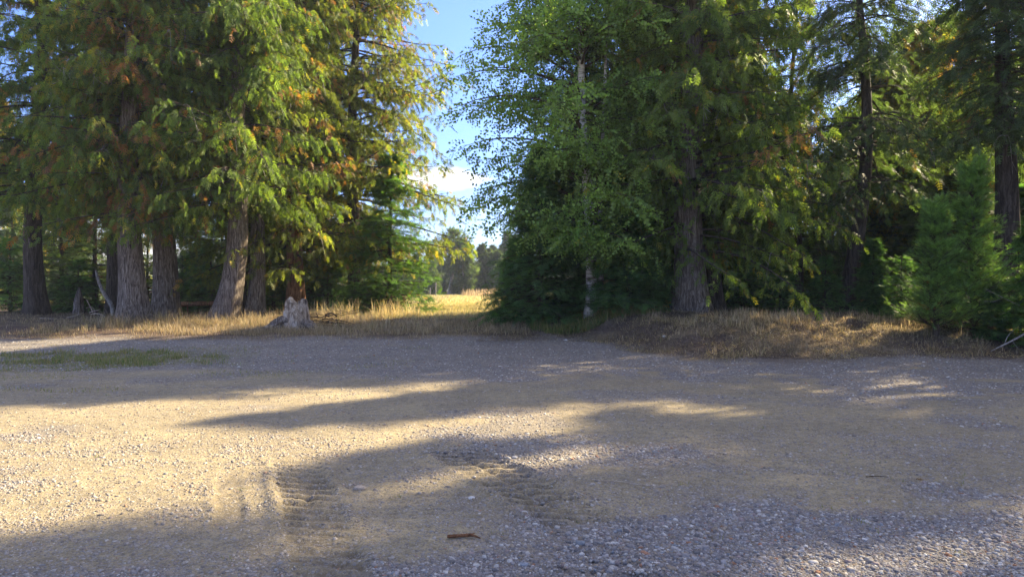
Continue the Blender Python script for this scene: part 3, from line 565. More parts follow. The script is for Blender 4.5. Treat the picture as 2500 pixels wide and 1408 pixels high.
cedar(596, 27.2, 'slim dark cedar trunk right behind the leaning grey cedar', seed=106, gappy=0.3, H=16, zb=4.4, Lmax=2.9, nbr=120, spsc=0.34, r0=0.31, bark=M_spruce, prof=wide, brown=0.08, dead=20)
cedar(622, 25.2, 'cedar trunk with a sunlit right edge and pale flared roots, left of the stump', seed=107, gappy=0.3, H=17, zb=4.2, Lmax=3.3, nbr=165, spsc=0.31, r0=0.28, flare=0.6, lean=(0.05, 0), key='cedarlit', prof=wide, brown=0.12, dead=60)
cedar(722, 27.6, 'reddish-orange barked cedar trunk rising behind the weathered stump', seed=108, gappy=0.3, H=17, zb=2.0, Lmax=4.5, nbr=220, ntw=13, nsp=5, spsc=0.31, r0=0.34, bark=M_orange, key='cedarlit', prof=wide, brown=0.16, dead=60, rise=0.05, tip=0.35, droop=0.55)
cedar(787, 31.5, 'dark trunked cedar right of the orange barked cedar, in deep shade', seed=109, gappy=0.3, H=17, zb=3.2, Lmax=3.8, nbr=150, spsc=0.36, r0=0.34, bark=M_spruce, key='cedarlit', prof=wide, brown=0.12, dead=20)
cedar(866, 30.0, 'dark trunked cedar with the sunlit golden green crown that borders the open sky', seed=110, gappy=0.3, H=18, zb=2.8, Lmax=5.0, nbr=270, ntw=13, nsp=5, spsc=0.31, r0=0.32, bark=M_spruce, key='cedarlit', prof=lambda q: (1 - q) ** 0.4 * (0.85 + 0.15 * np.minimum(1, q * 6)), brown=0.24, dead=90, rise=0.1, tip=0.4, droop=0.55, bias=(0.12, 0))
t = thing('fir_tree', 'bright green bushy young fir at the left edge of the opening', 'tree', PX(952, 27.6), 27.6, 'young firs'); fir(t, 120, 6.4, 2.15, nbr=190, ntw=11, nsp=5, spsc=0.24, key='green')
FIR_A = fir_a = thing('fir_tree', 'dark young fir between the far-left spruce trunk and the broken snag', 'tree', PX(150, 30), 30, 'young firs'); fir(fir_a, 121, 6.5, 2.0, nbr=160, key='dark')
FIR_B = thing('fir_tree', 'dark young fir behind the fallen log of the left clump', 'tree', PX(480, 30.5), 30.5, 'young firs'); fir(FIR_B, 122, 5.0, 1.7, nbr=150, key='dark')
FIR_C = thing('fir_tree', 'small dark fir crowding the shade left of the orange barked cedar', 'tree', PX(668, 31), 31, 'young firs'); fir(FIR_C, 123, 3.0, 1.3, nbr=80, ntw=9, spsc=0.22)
rz = lambda: random.uniform(0, 6.28)
random.seed(5)
for src, px, d, sc, lab in ((FIR_A, 232, 29, .95, 'dark young fir just left of the foremost grey cedar'), (FIR_C, 25, 29, 1.0, 'low dark fir at the far left edge, left of the spruce trunk'), (FIR_B, 360, 32, .9, 'dark young fir seen between the two thickest grey cedar trunks'),
                            (FIR_B, 815, 36, .8, 'dark fir far back between the two dark trunks right of the stump'), (FIR_C, 745, 33, .9, 'small fir in the shade just right of the orange barked cedar'), (FIR_B, 905, 33, .8, 'dark young fir behind the bright bushy fir at the opening'), (FIR_A, 540, 35, .9, 'dark fir far back behind the leaning grey cedar'),
                            (FIR_C, 445, 28, .8, 'small dark fir over the fallen log of the left clump'), (FIR_A, 640, 38, .9, 'tall dark fir far back left of the orange barked cedar'), (FIR_C, 190, 27.6, .7, 'very small fir behind the broken snag'), (FIR_B, 700, 34, 1.0, 'dark fir in the shade behind the orange barked cedar trunk'), (FIR_C, 800, 29.5, .9, 'low dark fir right of the brush pile, under the sunlit crown'), (FIR_B, 590, 33, 1.0, 'dark fir in the shade behind the slim dark cedar trunk'), (FIR_C, 515, 27.5, .9, 'low dark fir just left of the leaning grey cedar'), (FIR_B, 760, 30, .9, 'dark fir directly beside the dark trunked cedar, its left side')):
    copy_tree(src, lab, PX(px, d), d, rz(), sc)

# ---------------------------------------------------------------- trees of the right-hand clump
b = thing('birch_tree', 'white barked birch with fresh green hanging leaves at the right edge of the opening', 'tree', PX(1445, 20.4), 20.4)
conifer(b, 201, H=15.5, zb=1.5, Lmax=3.35, kind='birch', nbr=185, ntw=14, nsp=6, spsc=0.41, key='birch', bark=M_birch, r0=0.155, flare=0.5, lean=(-0.035, 0), rise=0.62, droop=0.38, tip=-0.1, tpl=T_BIRCH, leafmat=M_birchleaf, hang=0.5, twl=0.34,
        brown=0.01, bias=(0.14, math.pi), kink=0.10, K=16, prof=lambda q: (0.62 + 0.38 * np.sin(np.pi * np.minimum(1, q * 1.5 + 0.1))) * (1 - q ** 3))
Vt, Qt = tubes(smoothpath([(0.22, 0.1, -0.1), (0.30, 0.1, 1.2), (0.26, 0.25, 3.5), (0.45, 0.3, 7.0), (0.5, 0.3, 11)], 20)[None], (np.linspace(0.10, 0.03, 20))[None], 12); mk('trunk', Vt, Qt, M_birch, b, smooth=True)
b2 = copy_tree(b, 'thinner birch crown behind and right of the white birch trunk', PX(1560, 24), 24, 2.4, 0.86)
GR = 'tall conifers of the right-hand clump'
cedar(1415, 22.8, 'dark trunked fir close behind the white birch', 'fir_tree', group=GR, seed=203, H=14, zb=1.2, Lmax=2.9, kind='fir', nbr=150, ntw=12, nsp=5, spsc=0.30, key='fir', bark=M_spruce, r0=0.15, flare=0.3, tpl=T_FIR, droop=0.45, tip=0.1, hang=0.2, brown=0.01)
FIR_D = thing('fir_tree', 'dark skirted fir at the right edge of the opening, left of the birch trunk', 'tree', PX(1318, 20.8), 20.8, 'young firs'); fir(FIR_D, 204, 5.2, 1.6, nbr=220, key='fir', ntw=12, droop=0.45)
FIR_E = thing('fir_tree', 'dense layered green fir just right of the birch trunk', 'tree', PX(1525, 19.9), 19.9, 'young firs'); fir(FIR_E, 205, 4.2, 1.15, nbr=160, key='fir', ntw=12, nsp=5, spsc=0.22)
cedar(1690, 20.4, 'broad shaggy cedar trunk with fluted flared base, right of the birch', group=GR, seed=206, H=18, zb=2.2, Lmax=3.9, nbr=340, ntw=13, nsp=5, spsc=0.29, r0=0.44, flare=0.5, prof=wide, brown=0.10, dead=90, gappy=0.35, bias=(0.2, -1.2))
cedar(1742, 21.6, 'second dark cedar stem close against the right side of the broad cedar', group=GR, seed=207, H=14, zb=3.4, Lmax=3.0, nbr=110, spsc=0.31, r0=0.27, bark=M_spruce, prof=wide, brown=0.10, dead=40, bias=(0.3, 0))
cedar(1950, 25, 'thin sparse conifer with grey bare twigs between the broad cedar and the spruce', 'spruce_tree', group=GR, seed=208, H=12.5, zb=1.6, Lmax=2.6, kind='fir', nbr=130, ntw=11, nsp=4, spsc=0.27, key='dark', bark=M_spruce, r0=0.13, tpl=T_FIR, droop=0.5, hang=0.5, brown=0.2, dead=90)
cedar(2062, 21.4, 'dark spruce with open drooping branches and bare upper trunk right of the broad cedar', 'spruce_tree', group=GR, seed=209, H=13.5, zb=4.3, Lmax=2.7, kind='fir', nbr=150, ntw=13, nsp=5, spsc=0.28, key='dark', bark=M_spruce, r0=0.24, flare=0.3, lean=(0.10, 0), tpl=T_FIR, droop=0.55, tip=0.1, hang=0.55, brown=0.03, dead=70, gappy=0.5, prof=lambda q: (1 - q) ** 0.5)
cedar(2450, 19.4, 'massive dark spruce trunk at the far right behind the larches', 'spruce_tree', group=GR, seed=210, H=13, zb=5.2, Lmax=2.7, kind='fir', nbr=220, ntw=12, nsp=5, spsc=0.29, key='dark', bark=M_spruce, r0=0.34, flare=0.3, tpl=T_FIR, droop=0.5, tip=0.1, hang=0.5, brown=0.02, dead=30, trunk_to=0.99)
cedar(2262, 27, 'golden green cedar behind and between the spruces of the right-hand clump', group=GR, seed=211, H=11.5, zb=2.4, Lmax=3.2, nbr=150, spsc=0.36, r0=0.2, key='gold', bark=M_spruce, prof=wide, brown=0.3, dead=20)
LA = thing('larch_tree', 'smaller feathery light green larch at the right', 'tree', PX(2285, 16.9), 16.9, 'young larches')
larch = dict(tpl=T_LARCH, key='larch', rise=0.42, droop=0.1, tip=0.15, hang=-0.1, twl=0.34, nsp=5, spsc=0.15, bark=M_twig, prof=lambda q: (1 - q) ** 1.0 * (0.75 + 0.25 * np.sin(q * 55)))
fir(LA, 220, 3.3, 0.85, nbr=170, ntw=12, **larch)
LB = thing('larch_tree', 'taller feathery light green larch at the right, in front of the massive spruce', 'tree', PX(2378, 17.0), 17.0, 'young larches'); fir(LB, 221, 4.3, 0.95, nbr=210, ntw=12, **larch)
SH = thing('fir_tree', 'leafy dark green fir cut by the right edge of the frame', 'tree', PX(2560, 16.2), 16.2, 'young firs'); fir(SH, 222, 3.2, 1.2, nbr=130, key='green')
for src, px, d, sc, lab in ((FIR_C, 1640, 24, 1.1, 'small dark fir in the shade left of the broad cedar base'), (FIR_C, 1818, 22.5, .62, 'small fir just right of the second cedar stem, on the bank'), (FIR_C, 1905, 21.5, .6, 'small fir on the bank midway between broad cedar and dark spruce'),
                            (FIR_C, 2015, 20.4, .55, 'low fir at the left foot of the dark spruce'), (FIR_E, 2130, 20.2, .52, 'bushy low fir at the right foot of the dark spruce'), (FIR_C, 2200, 19.2, .6, 'low dark fir left of the smaller larch'), (FIR_E, 2420, 16.6, .36, 'blue green low fir in front of the taller larch'),
                            (FIR_B, 1620, 28, 1.1, 'dark fir filling the gap between birch and broad cedar'), (FIR_A, 1515, 24.6, .85, 'dark fir behind the birch trunk'), (FIR_D, 1375, 21.6, .95, 'dark fir squeezed between the skirted fir and the birch trunk'), (FIR_B, 1770, 26, .9, 'dark fir just behind the second cedar stem'), (FIR_B, 2240, 25, .9, 'dark fir between the dark spruce and the smaller larch'), (FIR_B, 1860, 29, 1.0, 'dark fir behind the sparse conifer, left side'), (FIR_A, 2150, 27, 1.0, 'dark fir between the dark spruce and the golden cedar'),
                            (FIR_A, 2340, 24, 1.05, 'dark fir rising behind the two larches'), (FIR_D, 2500, 21.5, .8, 'dark fir behind the massive spruce at the right edge'), (FIR_D, 1262, 22.6, .5, 'low fir at the very corner of the opening, left of the skirted fir'), (FIR_B, 2010, 31, 1.2, 'dark fir behind the sparse conifer, right side')):
    copy_tree(src, lab, PX(px, d), d, rz(), sc)

# deeper forest: prototypes and copies
BC = thing('cedar_tree', 'tall golden green cedar in sun at the far left edge beyond the clump', 'tree', PX(-10, 46), 46, 'forest trees farther back')
conifer(BC, 301, H=14, zb=0.8, Lmax=3.4, nbr=150, ntw=9, nsp=4, spsc=0.5, key='gold', r0=0.2, bark=M_spruce, tpl=T_FAR, brown=0.25, twigs=False, prof=wide)
BF = thing('fir_tree', 'green fir in sun beyond the far-left spruce trunk, on its right', 'tree', PX(125, 52), 52, 'forest trees farther back')
conifer(BF, 302, H=12, zb=0.5, Lmax=2.6, kind='fir', nbr=150, ntw=9, nsp=4, spsc=0.45, key='far', r0=0.18, bark=M_spruce, tpl=T_FAR, brown=0.02, twigs=False)
back = [(BF, 1765, 29.3, 1.35, 'highest fir of the forest behind the broad cedar'), (BC, 1585, 25.6, .9, 'tall cedar standing right behind the birch, beside the tallest fir'), (BF, 1785, 26.5, 1.0, 'tall fir directly behind the second cedar stem'), (BF, 2330, 31, 1.15, 'tall fir behind and above the two larches, tips against the sky'), (BF, 2205, 34, 1.15, 'tall fir behind the golden green cedar, left side'), (BF, 2130, 29, .95, 'tall fir just behind the dark spruce, right side'), (BF, 1640, 26.6, 1.12, 'tallest fir standing right behind the birch and the broad cedar'), (BC, 55, 60, .75, 'golden cedar in sun beyond and left of the far-left spruce trunk'), (BF, 20, 40, .6, 'small green fir in sun at the far left edge'), (BF, 200, 58, .85, 'distant fir seen left of the foremost grey cedar'), (BC, 300, 70, .8, 'distant cedar glimpsed behind the two thickest grey trunks'),
        (BF, 470, 60, .7, 'distant fir glimpsed between the thick grey cedar and the leaning cedar'), (BF, 700, 66, .6, 'distant fir glimpsed under the orange barked cedar'), (BC, 840, 75, .6, 'distant cedar glimpsed between the two dark trunks right of the stump'),
        (BC, 1800, 33, .65, 'golden cedar deep behind the second cedar stem'), (BF, 1680, 38, .95, 'tall fir deep behind the broad cedar'), (BC, 1930, 40, .85, 'golden cedar deep behind the sparse conifer'), (BF, 2050, 36, .85, 'tall fir deep behind the dark spruce'), (BC, 2200, 38, .85, 'golden cedar deep behind the golden green cedar'), (BF, 2300, 33, .9, 'tall fir deep behind the larches'),
        (BC, 2420, 31, .85, 'cedar deep behind the massive spruce, left side'), (BF, 2520, 28, 1.0, 'tall fir behind the right edge of the frame'), (BF, 1560, 42, .8, 'tall fir deep behind the dense layered fir'), (BF, 1830, 50, 1.0, 'farthest fir between broad cedar and sparse conifer'), (BF, 2130, 52, 1.0, 'farthest fir right of the dark spruce'), (BF, 2260, 46, 1.0, 'farthest fir behind the smaller larch')]
for src, px, d, sc, lab in back: copy_tree(src, lab, PX(px, d), d, rz(), sc)

# trees to the right of the frame that shade the lot
BS = thing('spruce_tree', 'thin crowned spruce outside the frame, nearest to the bank', 'tree', 15.9, 17.6, 'trees outside the frame')
conifer(BS, 303, H=13, zb=3.0, Lmax=1.9, kind='fir', nbr=42, ntw=11, nsp=4, spsc=0.4, key='dark', r0=0.18, bark=M_spruce, tpl=T_FAR, brown=0.02, twigs=False)
OFF = [(BS, 18.2, 15.2, 1.15, 'thin crowned spruce outside the frame, beside the broad fir'), (BS, 15.8, 9.6, .85, 'shortest thin spruce outside the frame to the right of the lot'), (BF, 27, 8, 1.2, 'tall fir outside the frame, nearest to the viewer'),
       (BS, 19.6, 17.6, 1.3, 'thin crowned spruce outside the frame, behind the others'), (BS, 17.0, 12.6, .95, 'thin crowned spruce outside the frame, in front of the broad fir'), (BS, 21.5, 14, 1.35, 'thin crowned spruce outside the frame, farthest right'), (BS, 23, 19, 1.5, 'tallest thin spruce outside the frame'), (BS, 18.9, 18.3, 1.36, 'tall thin spruce outside the frame, closest to the massive spruce'), (BS, 19.5, 8.5, 1.1, 'thin spruce outside the frame next to the tall fir')]
for k, (src, x, y, sc, lab) in enumerate(OFF): copy_tree(src, lab, x, y, rz(), sc, 'trees outside the frame')

# far side of the field
CW = thing('cottonwood_tree', 'tall rounded cottonwood with forking trunk at the far side of the field', 'tree', PX(1098, 108), 108, 'trees across the field')
conifer(CW, 401, H=9.8, zb=2.4, Lmax=2.6, kind='birch', nbr=110, ntw=8, nsp=3, spsc=0.6, key='far', r0=0.3, bark=M_deadwood, tpl=T_FAR, rise=1.1, droop=0.2, tip=0.1, hang=0.0, twigs=False, K=8, kink=0.3, lean=(0.08, 0), prof=lambda q: np.sin(np.pi * np.clip(q * .8 + .22, 0, 1)) ** 0.7)
FS = thing('spruce_tree', 'narrow pointed dark spruce right of the cottonwood across the field', 'tree', PX(1178, 112), 112, 'trees across the field')
conifer(FS, 402, H=8.6, zb=0.3, Lmax=1.6, kind='fir', nbr=120, ntw=7, nsp=3, spsc=0.55, key='far', r0=0.14, bark=M_spruce, tpl=T_FAR, brown=0, twigs=False, K=6, droop=0.3)
FP = thing('poplar_tree', 'leafy green tree against the right side of the cottonwood across the field', 'tree', PX(1132, 104), 104, 'trees across the field')
conifer(FP, 403, H=8.0, zb=0.5, Lmax=1.9, kind='birch', nbr=120, ntw=7, nsp=3, spsc=0.65, key='far', r0=0.12, bark=M_deadwood, tpl=T_FAR, rise=0.9, droop=0.2, tip=0, hang=0.0, twigs=False, K=6, brown=0, prof=lambda q: np.sin(np.pi * np.clip(q * .8 + .2, 0, 1)) ** 0.8)
far = [(FS, 1052, 110, .95, 'dark spruce just left of the cottonwood across the field'), (FP, 1034, 112, .5, 'low tree left of the dark spruce across the field'), (FP, 1062, 98, .42, 'small bright green tree by the field post'), (FS, 1075, 116, .9, 'dark spruce partly behind the cottonwood, left side'), (FS, 1150, 118, .75, 'spruce behind the leafy tree across the field'),
       (FS, 1195, 120, .95, 'spruce second to the right of the narrow pointed one'), (FP, 1206, 112, .85, 'leafy tree right of the narrow pointed spruce'), (FS, 1216, 108, .85, 'spruce near the right corner of the field'), (FS, 1238, 118, 1.25, 'tallest spruce at the right corner of the field'), (FP, 1226, 104, .65, 'low leafy tree at the right corner of the field'),
       (FS, 1020, 120, .85, 'spruce behind the bright bushy fir, far side of the field'), (FP, 1000, 108, .75, 'leafy tree at the left corner of the field'), (FS, 975, 112, .95, 'spruce farther left behind the bushy fir across the field'), (FS, 1262, 112, 1.15, 'spruce seen over the low corner fir across the field'), (FS, 1290, 116, 1.1, 'spruce farthest right across the field'),
       (FP, 1110, 120, .6, 'leafy undergrowth tree behind the cottonwood trunk'), (FS, 1166, 108, .6, 'short spruce between the leafy tree and the narrow pointed spruce')]
for src, px, d, sc, lab in far: copy_tree(src, lab, PX(px, d), d, rz(), sc)
for k in range(13): copy_tree(FP if k % 3 else FS, 'low dark bush in the hedge line at the foot of the trees across the field', PX(985 + k * 24, 108), 108 + (k * 7) % 5, rz(), 0.28 + 0.05 * ((k * 5) % 4), 'low bushes along the far edge of the field')
for src, px, d, sc, lab in ((FS, 1128, 122, 1.0, 'dark spruce top showing between cottonwood and leafy tree across the field'), (FS, 1184, 126, .8, 'short spruce right behind the narrow pointed spruce'), (FS, 1204, 124, 1.05, 'dark spruce behind the leafy tree that is right of the narrow pointed spruce'), (FS, 1228, 122, 1.05, 'dark spruce left of the tallest spruce across the field')): copy_tree(src, lab, PX(px, d), d, rz(), sc)

# ---------------------------------------------------------------- wood lying and standing about
def wood(name, label, cat, x, y, tubes_, mat, group=None, z=None):
    parts = []
    for pts, r0, r1, K in tubes_:
        n = 14; P = smoothpath(pts, n); rr = np.linspace(r0, r1, n); rr = rr * (1 + 0.10 * np.sin(np.arange(n) * 2.1 + r0 * 50)); rr[0] *= 0.8; rr[-1] *= 0.7
        V, Q = tubes(P[None], rr[None], K); parts.append((V, Q))
        # end caps
        c0 = len(V); caps = np.array([P[0], P[-1]]); V2 = np.concatenate([V, caps]); q = []
        for k in range(K): q.append((k, (k + 1) % K, c0, c0)); q.append(((n - 1) * K + k, (n - 1) * K + (k + 1) % K, c0 + 1, c0 + 1))
        parts[-1] = (V2, Q); parts[-1] = (V2, Q); tri_.append(None)
    V, Q = join(parts)
    o = mk(name, V, Q, mat, smooth=True); o.location = (x, y, (G(x, y) if z is None else z)); return tag(o, label, cat, group)
tri_ = []
r = np.random.RandomState(31)
# broken stump with roots
sx_, sy_ = PX(720, 20.6), 20.6
st = thing('tree_stump', 'broken weathered stump with two pale upright prongs and spreading roots beside the opening', 'stump', sx_, sy_, z=G(sx_, sy_) - 0.05)
def lump(pts, radii, K, seed, n=40, amp=0.22):
    P = smoothpath(pts, n); rr = np.interp(np.linspace(0, 1, n), np.linspace(0, 1, len(radii)), radii)
    an = np.arange(K) * 2 * np.pi / K; tt = np.arange(n)[:, None]
    fl = 1 + amp * (fbm(np.cos(an)[None] * 2.2 + 5 + seed, np.sin(an)[None] * 2.2 + tt * 0.10 + seed, seed % 8, 4) - 0.5) * 2 + 0.10 * np.sin(an * 5 + seed + tt * 0.05) + 0.05 * np.sin(an * 11 + tt * .1)
    return tubes(P[None], rr[None], K, fl[None])
body = [lump([(0.02, 0, -0.1), (0.0, 0.02, 0.35), (-0.06, 0, 0.7), (-0.12, 0.0, 0.98), (-0.10, 0, 1.12)], [0.36, 0.30, 0.24, 0.16, 0.10, 0.03], 40, 1),
        lump([(0.10, 0, -0.1), (0.14, 0.02, 0.4), (0.17, 0.02, 0.75), (0.20, 0, 1.0), (0.17, 0, 1.04)], [0.30, 0.22, 0.17, 0.12, 0.09, 0.02], 36, 2),
        lump([(0.05, -0.2, -0.1), (0.04, -0.17, 0.2), (0.0, -0.12, 0.55), (-0.02, -0.05, 0.85)], [0.17, 0.15, 0.13, 0.03], 28, 3)]
st.scale = (1.2, 1.1, 0.9)
V, Q = join(body); mk('body', V, Q, M_stump, st, smooth=True)
for nm_pts, rad, sd in (([(0, -0.05, 0.30), (-0.25, -0.12, 0.34), (-0.42, -0.16, 0.2), (-0.62, -0.2, 0.05), (-0.75, -0.22, -0.05)], [0.17, 0.17, 0.15, 0.09, 0.03], 4), ([(-0.35, -0.2, 0.16), (-0.6, -0.28, 0.12), (-0.85, -0.35, 0.06), (-1.12, -0.42, 0.02)], [0.07, 0.06, 0.045, 0.02], 5),
                        ([(0.1, -0.05, 0.26), (0.32, -0.1, 0.24), (0.48, -0.15, 0.10), (0.6, -0.18, -0.05)], [0.15, 0.14, 0.11, 0.04], 6)):
    V, Q = lump(nm_pts, rad, 24, sd, 24, 0.35); mk('root', V, Q, M_cedar if sd != 5 else M_stump, st, smooth=True)
# brush right of the stump
def brush(n, spread, rise_, seed, base=(0, 0), ln=(0.4, 1.3), rad=(0.006, 0.02)):
    q = np.random.RandomState(seed); out = []
    for _ in range(n):
        o_ = np.array([base[0] + q.normal(0, spread), base[1] + q.normal(0, spread * .4), q.uniform(0.02, rise_)]); a = q.uniform(-0.5, 0.5) + (0 if q.rand() < .6 else math.pi); l = q.uniform(*ln); e = o_ + l * np.array([math.cos(a), 0.5 * math.sin(a) + q.normal(0, .2), q.uniform(-.2, .35)]); e[2] = max(0.02, e[2])
        m1 = (o_ + e) / 2 + q.normal(0, .07, 3); m1[2] = abs(m1[2]) + .02; rr = q.uniform(*rad); out.append(([o_, m1, e], rr, rr * .4, 5))
        for _k in range(2):
            s_ = o_ + (e - o_) * q.uniform(.3, .9); d_ = q.normal(0, .22, 3); d_[2] = abs(d_[2]) * .6; out.append(([s_, s_ + d_ * .5 + q.normal(0, .02, 3), s_ + d_], rr * .5, rr * .2, 4))
    return out
x_, y_ = PX(775, 21.2), 21.2
wood('brush_pile', 'low tangle of dark dead twigs against the right side of the stump', 'brush', x_, y_, brush(26, 0.25, 0.35, 3) + [([(0.1, 0, .12), (0.45, -.2, .2), (0.75, -.4, 0.05), (1.1, -.6, .02)], .014, .006, 5), ([(0.2, .1, .35), (0.42, .1, .42), (.6, .1, .3)], .03, .02, 7)], M_twig)
x_, y_ = PX(225, 24.5), 24.5
wood('dead_branch', 'bleached forked dead branch lying in a patch of sun left of the cedars', 'branch', x_, y_, [([(-.2, 0, .62), (-.05, 0, .34), (.02, 0, .18)], .012, .02, 6), ([(-.16, .1, .16), (.02, 0, .2), (.28, -.05, .25)], .022, .012, 6), ([(0.0, -.05, .10), (.18, -.1, .14), (.35, -.1, .1), (.52, -.15, .04)], .024, .016, 6), ([(-.22, 0, .33), (-.05, .05, .36), (.04, .05, .30), (0.04, .05, .2)], .010, .008, 5)], M_pale)
x_, y_ = PX(130, 23.2), 23.2
wood('dead_branch', 'pale thin stick lying in sunlit grass left of the bleached forked branch', 'branch', x_, y_, [([(-.45, 0, .05), (-.1, .05, .03), (.25, 0, .02)], .016, .008, 6), ([(.25, .3, .05), (.5, .3, .1), (.8, .35, .22)], .014, .008, 6)], M_pale)
wood('bent_trunk', 'thin bent mossy trunk curving up to the left beside the foremost grey cedar', 'tree', PX(276, 25.5), 25.5, [([(0.02, 0, -.1), (0, 0, .3), (-.14, 0, .55), (-.40, .05, .85), (-.58, .05, 1.25), (-.70, .1, 1.7)], .085, .045, 12)], M_deadwood)
Vl, Ql = lump([(0, 0, -.1), (0, 0, .3), (0.02, 0, .7), (0.05, 0, 1.05)], [.24, .18, .15, .10, .03], 24, 7, 24, .3)
o = mk('broken_snag', Vl, Ql, M_cedar, smooth=True); o.location = (PX(191, 26.6), 26.6, G(PX(191, 26.6), 26.6)); tag(o, 'short broken grey snag standing between the far-left spruce and the cedars', 'snag')
wood('fallen_log', 'reddish fallen log lying behind the grass between two grey cedars', 'log', PX(480, 26), 26, [([(-1.3, 0, .38), (0, 0, .42), (1.1, .1, .45)], .10, .08, 12), ([(-.3, -.1, .35), (-.25, -.2, .1), (-.2, -.25, 0)], .03, .02, 5)], M_orange)
wood('dead_branch', 'pale bare forked branch hanging in front of the thick grey cedar trunk', 'branch', PX(400, 23.6), 23.6, [([(0, 0, 4.3), (.0, 0, 3.7), (.02, 0, 3.2), (.06, 0, 2.75)], .030, .010, 6), ([(.01, 0, 3.4), (-.15, 0, 3.1), (-.30, 0, 2.8)], .012, .005, 5), ([(.01, 0, 3.6), (.2, 0, 3.3), (.3, .0, 2.9)], .012, .004, 5), ([(0, 0, 3.15), (-.04, 0, 2.9), (.1, 0, 2.5)], .010, .004, 5), ([(0, 0, 3.9), (-.2, 0, 3.7), (-.35, 0, 3.3)], .010, .004, 5)], M_pale)
# branch at far right
wood('dead_branch', 'grey lichen covered dead branch sloping down to the bank at the right edge', 'branch', PX(2420, 15.6), 15.6, [([(0, 0, .05), (.35, 0, .22), (.75, 0, .42), (1.2, 0, .8)], .012, .035, 7), ([(.75, 0, .42), (.95, .1, .3), (1.15, .1, .12)], .015, .008, 5), ([(.3, 0, .2), (.45, .1, .4), (.7, .1, .62)], .010, .005, 5), ([(.5, .05, .3), (.6, 0, .12), (.75, -.05, .05)], .008, .005, 5)], M_deadwood)
wood('dead_branch', 'thin bare grey branch reaching left over the low fir at the right edge', 'branch', PX(2500, 16.2), 16.2, [([(.3, 0, .85), (-.1, 0, .9), (-.5, 0, 1.1), (-.95, 0, 1.32)], .018, .005, 5), ([(-.2, 0, .92), (-.4, 0, .75), (-.6, 0, .7)], .008, .004, 4), ([(-.5, 0, 1.1), (-.7, 0, 1.0), (-.95, 0, 1.02)], .008, .004, 4)], M_deadwood)
# sticks on the gravel
def flat(name, label, cat, px, d, tb, mat, group=None): return wood(name, label, cat, PX(px, d), d, tb, mat, group, z=G(PX(px, d), d) + 0.008)
flat('stick', 'short thick reddish brown stick with a splintered end on the near gravel', 'stick', 1130, 4.36, [([(-.10, 0, .006), (0, .004, .010), (.06, .006, .014)], .011, .011, 9), ([(.04, .005, .014), (.08, -.01, .012), (.115, -.03, .004)], .009, .004, 6), ([(.05, .01, .014), (.075, .02, .02)], .007, .003, 5)], M_orange)
flat('twig', 'thin crooked tan twig lying across the shaded dirt at centre', 'twig', 1530, 5.55, [([(-.28, .13, .01), (-.14, .06, .012), (-.03, .07, .012), (.07, -.03, .01), (.2, -.05, .01)], .004, .005, 5), ([(-.14, .06, .01), (-.17, .0, .01)], .004, .002, 4), ([(-.1, .05, .01), (-.05, .12, .012)], .003, .002, 4)], M_pale)
flat('twig', 'small dark twig by itself on the gravel at the right', 'twig', 2140, 5.75, [([(-.09, 0, .008), (0, .01, .012), (.1, 0, .006)], .005, .003, 5)], M_twig)
flat('twig', 'short pale twig at the bottom beside the nearest tyre ruts', 'twig', 785, 4.25, [([(-.06, .03, .008), (0, 0, .012), (.04, -.03, .006)], .004, .003, 5)], M_pale)
def clump(name, label, px, d, n, h, w, sp, pal, seed):
    q = np.random.RandomState(seed); x0, y0 = PX(px, d), d
    V, Q, C = blades(x0 + q.normal(0, sp, n), y0 + q.normal(0, sp * .5, n), q.uniform(h * .4, h, n), np.full(n, w), pal, q, 1.0, .5); tag(mk(name, V, Q, M_straw, col=C), label, 'plant')
clump('grass_clump', 'torn up clump of dry green grass beside the reddish brown stick', 1215, 4.45, 130, .05, .0035, .045, PAL_GREEN[[1, 2, 3]], 1)
clump('moss_clump', 'brown uprooted clump among the pale gravel above the reddish stick', 1250, 4.68, 120, .035, .005, .03, np.array([(0.16, 0.10, 0.05), (0.26, 0.2, 0.1)]), 2)
clump('moss_clump', 'small round brown clump on the dirt at the right', 2243, 5.75, 120, .045, .005, .022, np.array([(0.2, 0.12, 0.05), (0.28, 0.18, 0.08)]), 3)
clump('moss_clump', 'small dark green moss clump at the edge of the near gravel', 1745, 5.0, 110, .035, .005, .02, np.array([(0.07, 0.07, 0.03), (0.12, 0.10, 0.05)]), 4)
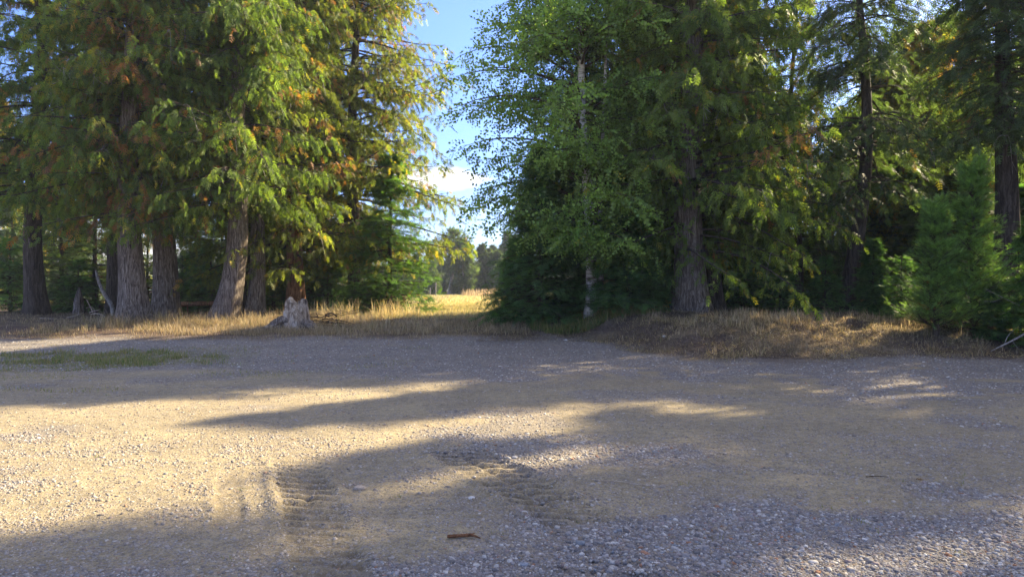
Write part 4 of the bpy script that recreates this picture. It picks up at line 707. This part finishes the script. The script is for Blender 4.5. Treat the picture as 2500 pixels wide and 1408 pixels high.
# pale rock on the bank
def rock(px, d, s, label, seed, colr=(0.62, 0.6, 0.56)):
    import bmesh
    bm = bmesh.new(); bmesh.ops.create_icosphere(bm, subdivisions=2, radius=1.0); q = np.random.RandomState(seed); ofs = q.rand(3) * 9
    for v_ in bm.verts:
        k = 1 + 0.35 * (float(fbm(np.array([v_.co.x * 1.5 + ofs[0]]), np.array([v_.co.y * 1.5 + v_.co.z + ofs[1]]), seed % 8)[0]) - 0.5) * 2
        v_.co *= k; v_.co.x *= s * 1.2; v_.co.y *= s; v_.co.z *= s * 0.65
    me = bpy.data.meshes.new('rock'); bm.to_mesh(me); bm.free(); a = me.attributes.new('col', 'FLOAT_COLOR', 'POINT'); a.data.foreach_set('color', np.tile(np.array([*colr, 1.0], np.float32), len(me.vertices)))
    me.materials.append(M_stone); o = bpy.data.objects.new('rock', me); COL.objects.link(o); x, y = PX(px, d), d; o.location = (x, y, G(x, y) + s * .2); tag(o, label, 'rock')
rock(1622, 17.0, .055, 'pale rounded rock half way up the dark earth bank', 1)
rock(1382, 18.3, .04, 'small pale rock on the bank below the birch', 2)
rock(1256, 6.45, .026, 'white stone at the edge of sunlight in the middle of the lot', 3, (0.5, 0.47, 0.42))
rock(1150, 5.2, .022, 'pale stone beside the centre tyre tracks', 4, (0.55, 0.52, 0.48))
rock(878, 5.45, .04, 'largest tan stone on the ridge right of the left tyre track', 5, (0.36, 0.30, 0.24))
# field posts
for px, d, h, lab in ((1064, 88, 1.75, 'thin weathered post standing in the field, the taller one'), (1050, 92, 1.1, 'thin weathered post standing in the field, the shorter one')):
    wood('fence_post', lab, 'post', PX(px, d), d, [([(0, 0, -.2), (0, 0, h * .5), (0.02, 0, h)], .07, .06, 8)], M_deadwood, 'posts in the field')

# ---------------------------------------------------------------- air
m = new_mat('haze'); pv = N('ShaderNodeVolumePrincipled'); pv.inputs['Color'].default_value = (0.80, 0.88, 1.0, 1); pv.inputs['Density'].default_value = 0.0005; pv.inputs['Anisotropy'].default_value = 0.0
o_ = N('ShaderNodeOutputMaterial'); L(pv.outputs[0], o_.inputs['Volume'])
cb = np.array([(-1, -1, -1), (1, -1, -1), (1, 1, -1), (-1, 1, -1), (-1, -1, 1), (1, -1, 1), (1, 1, 1), (-1, 1, 1)], float) * np.array([520, 225, 13.5]) + np.array([0, 190, 10.5])
hz = mk('haze', cb, [(0, 3, 2, 1), (4, 5, 6, 7), (0, 1, 5, 4), (1, 2, 6, 5), (2, 3, 7, 6), (3, 0, 4, 7)], m); tag(hz, kind='stuff')
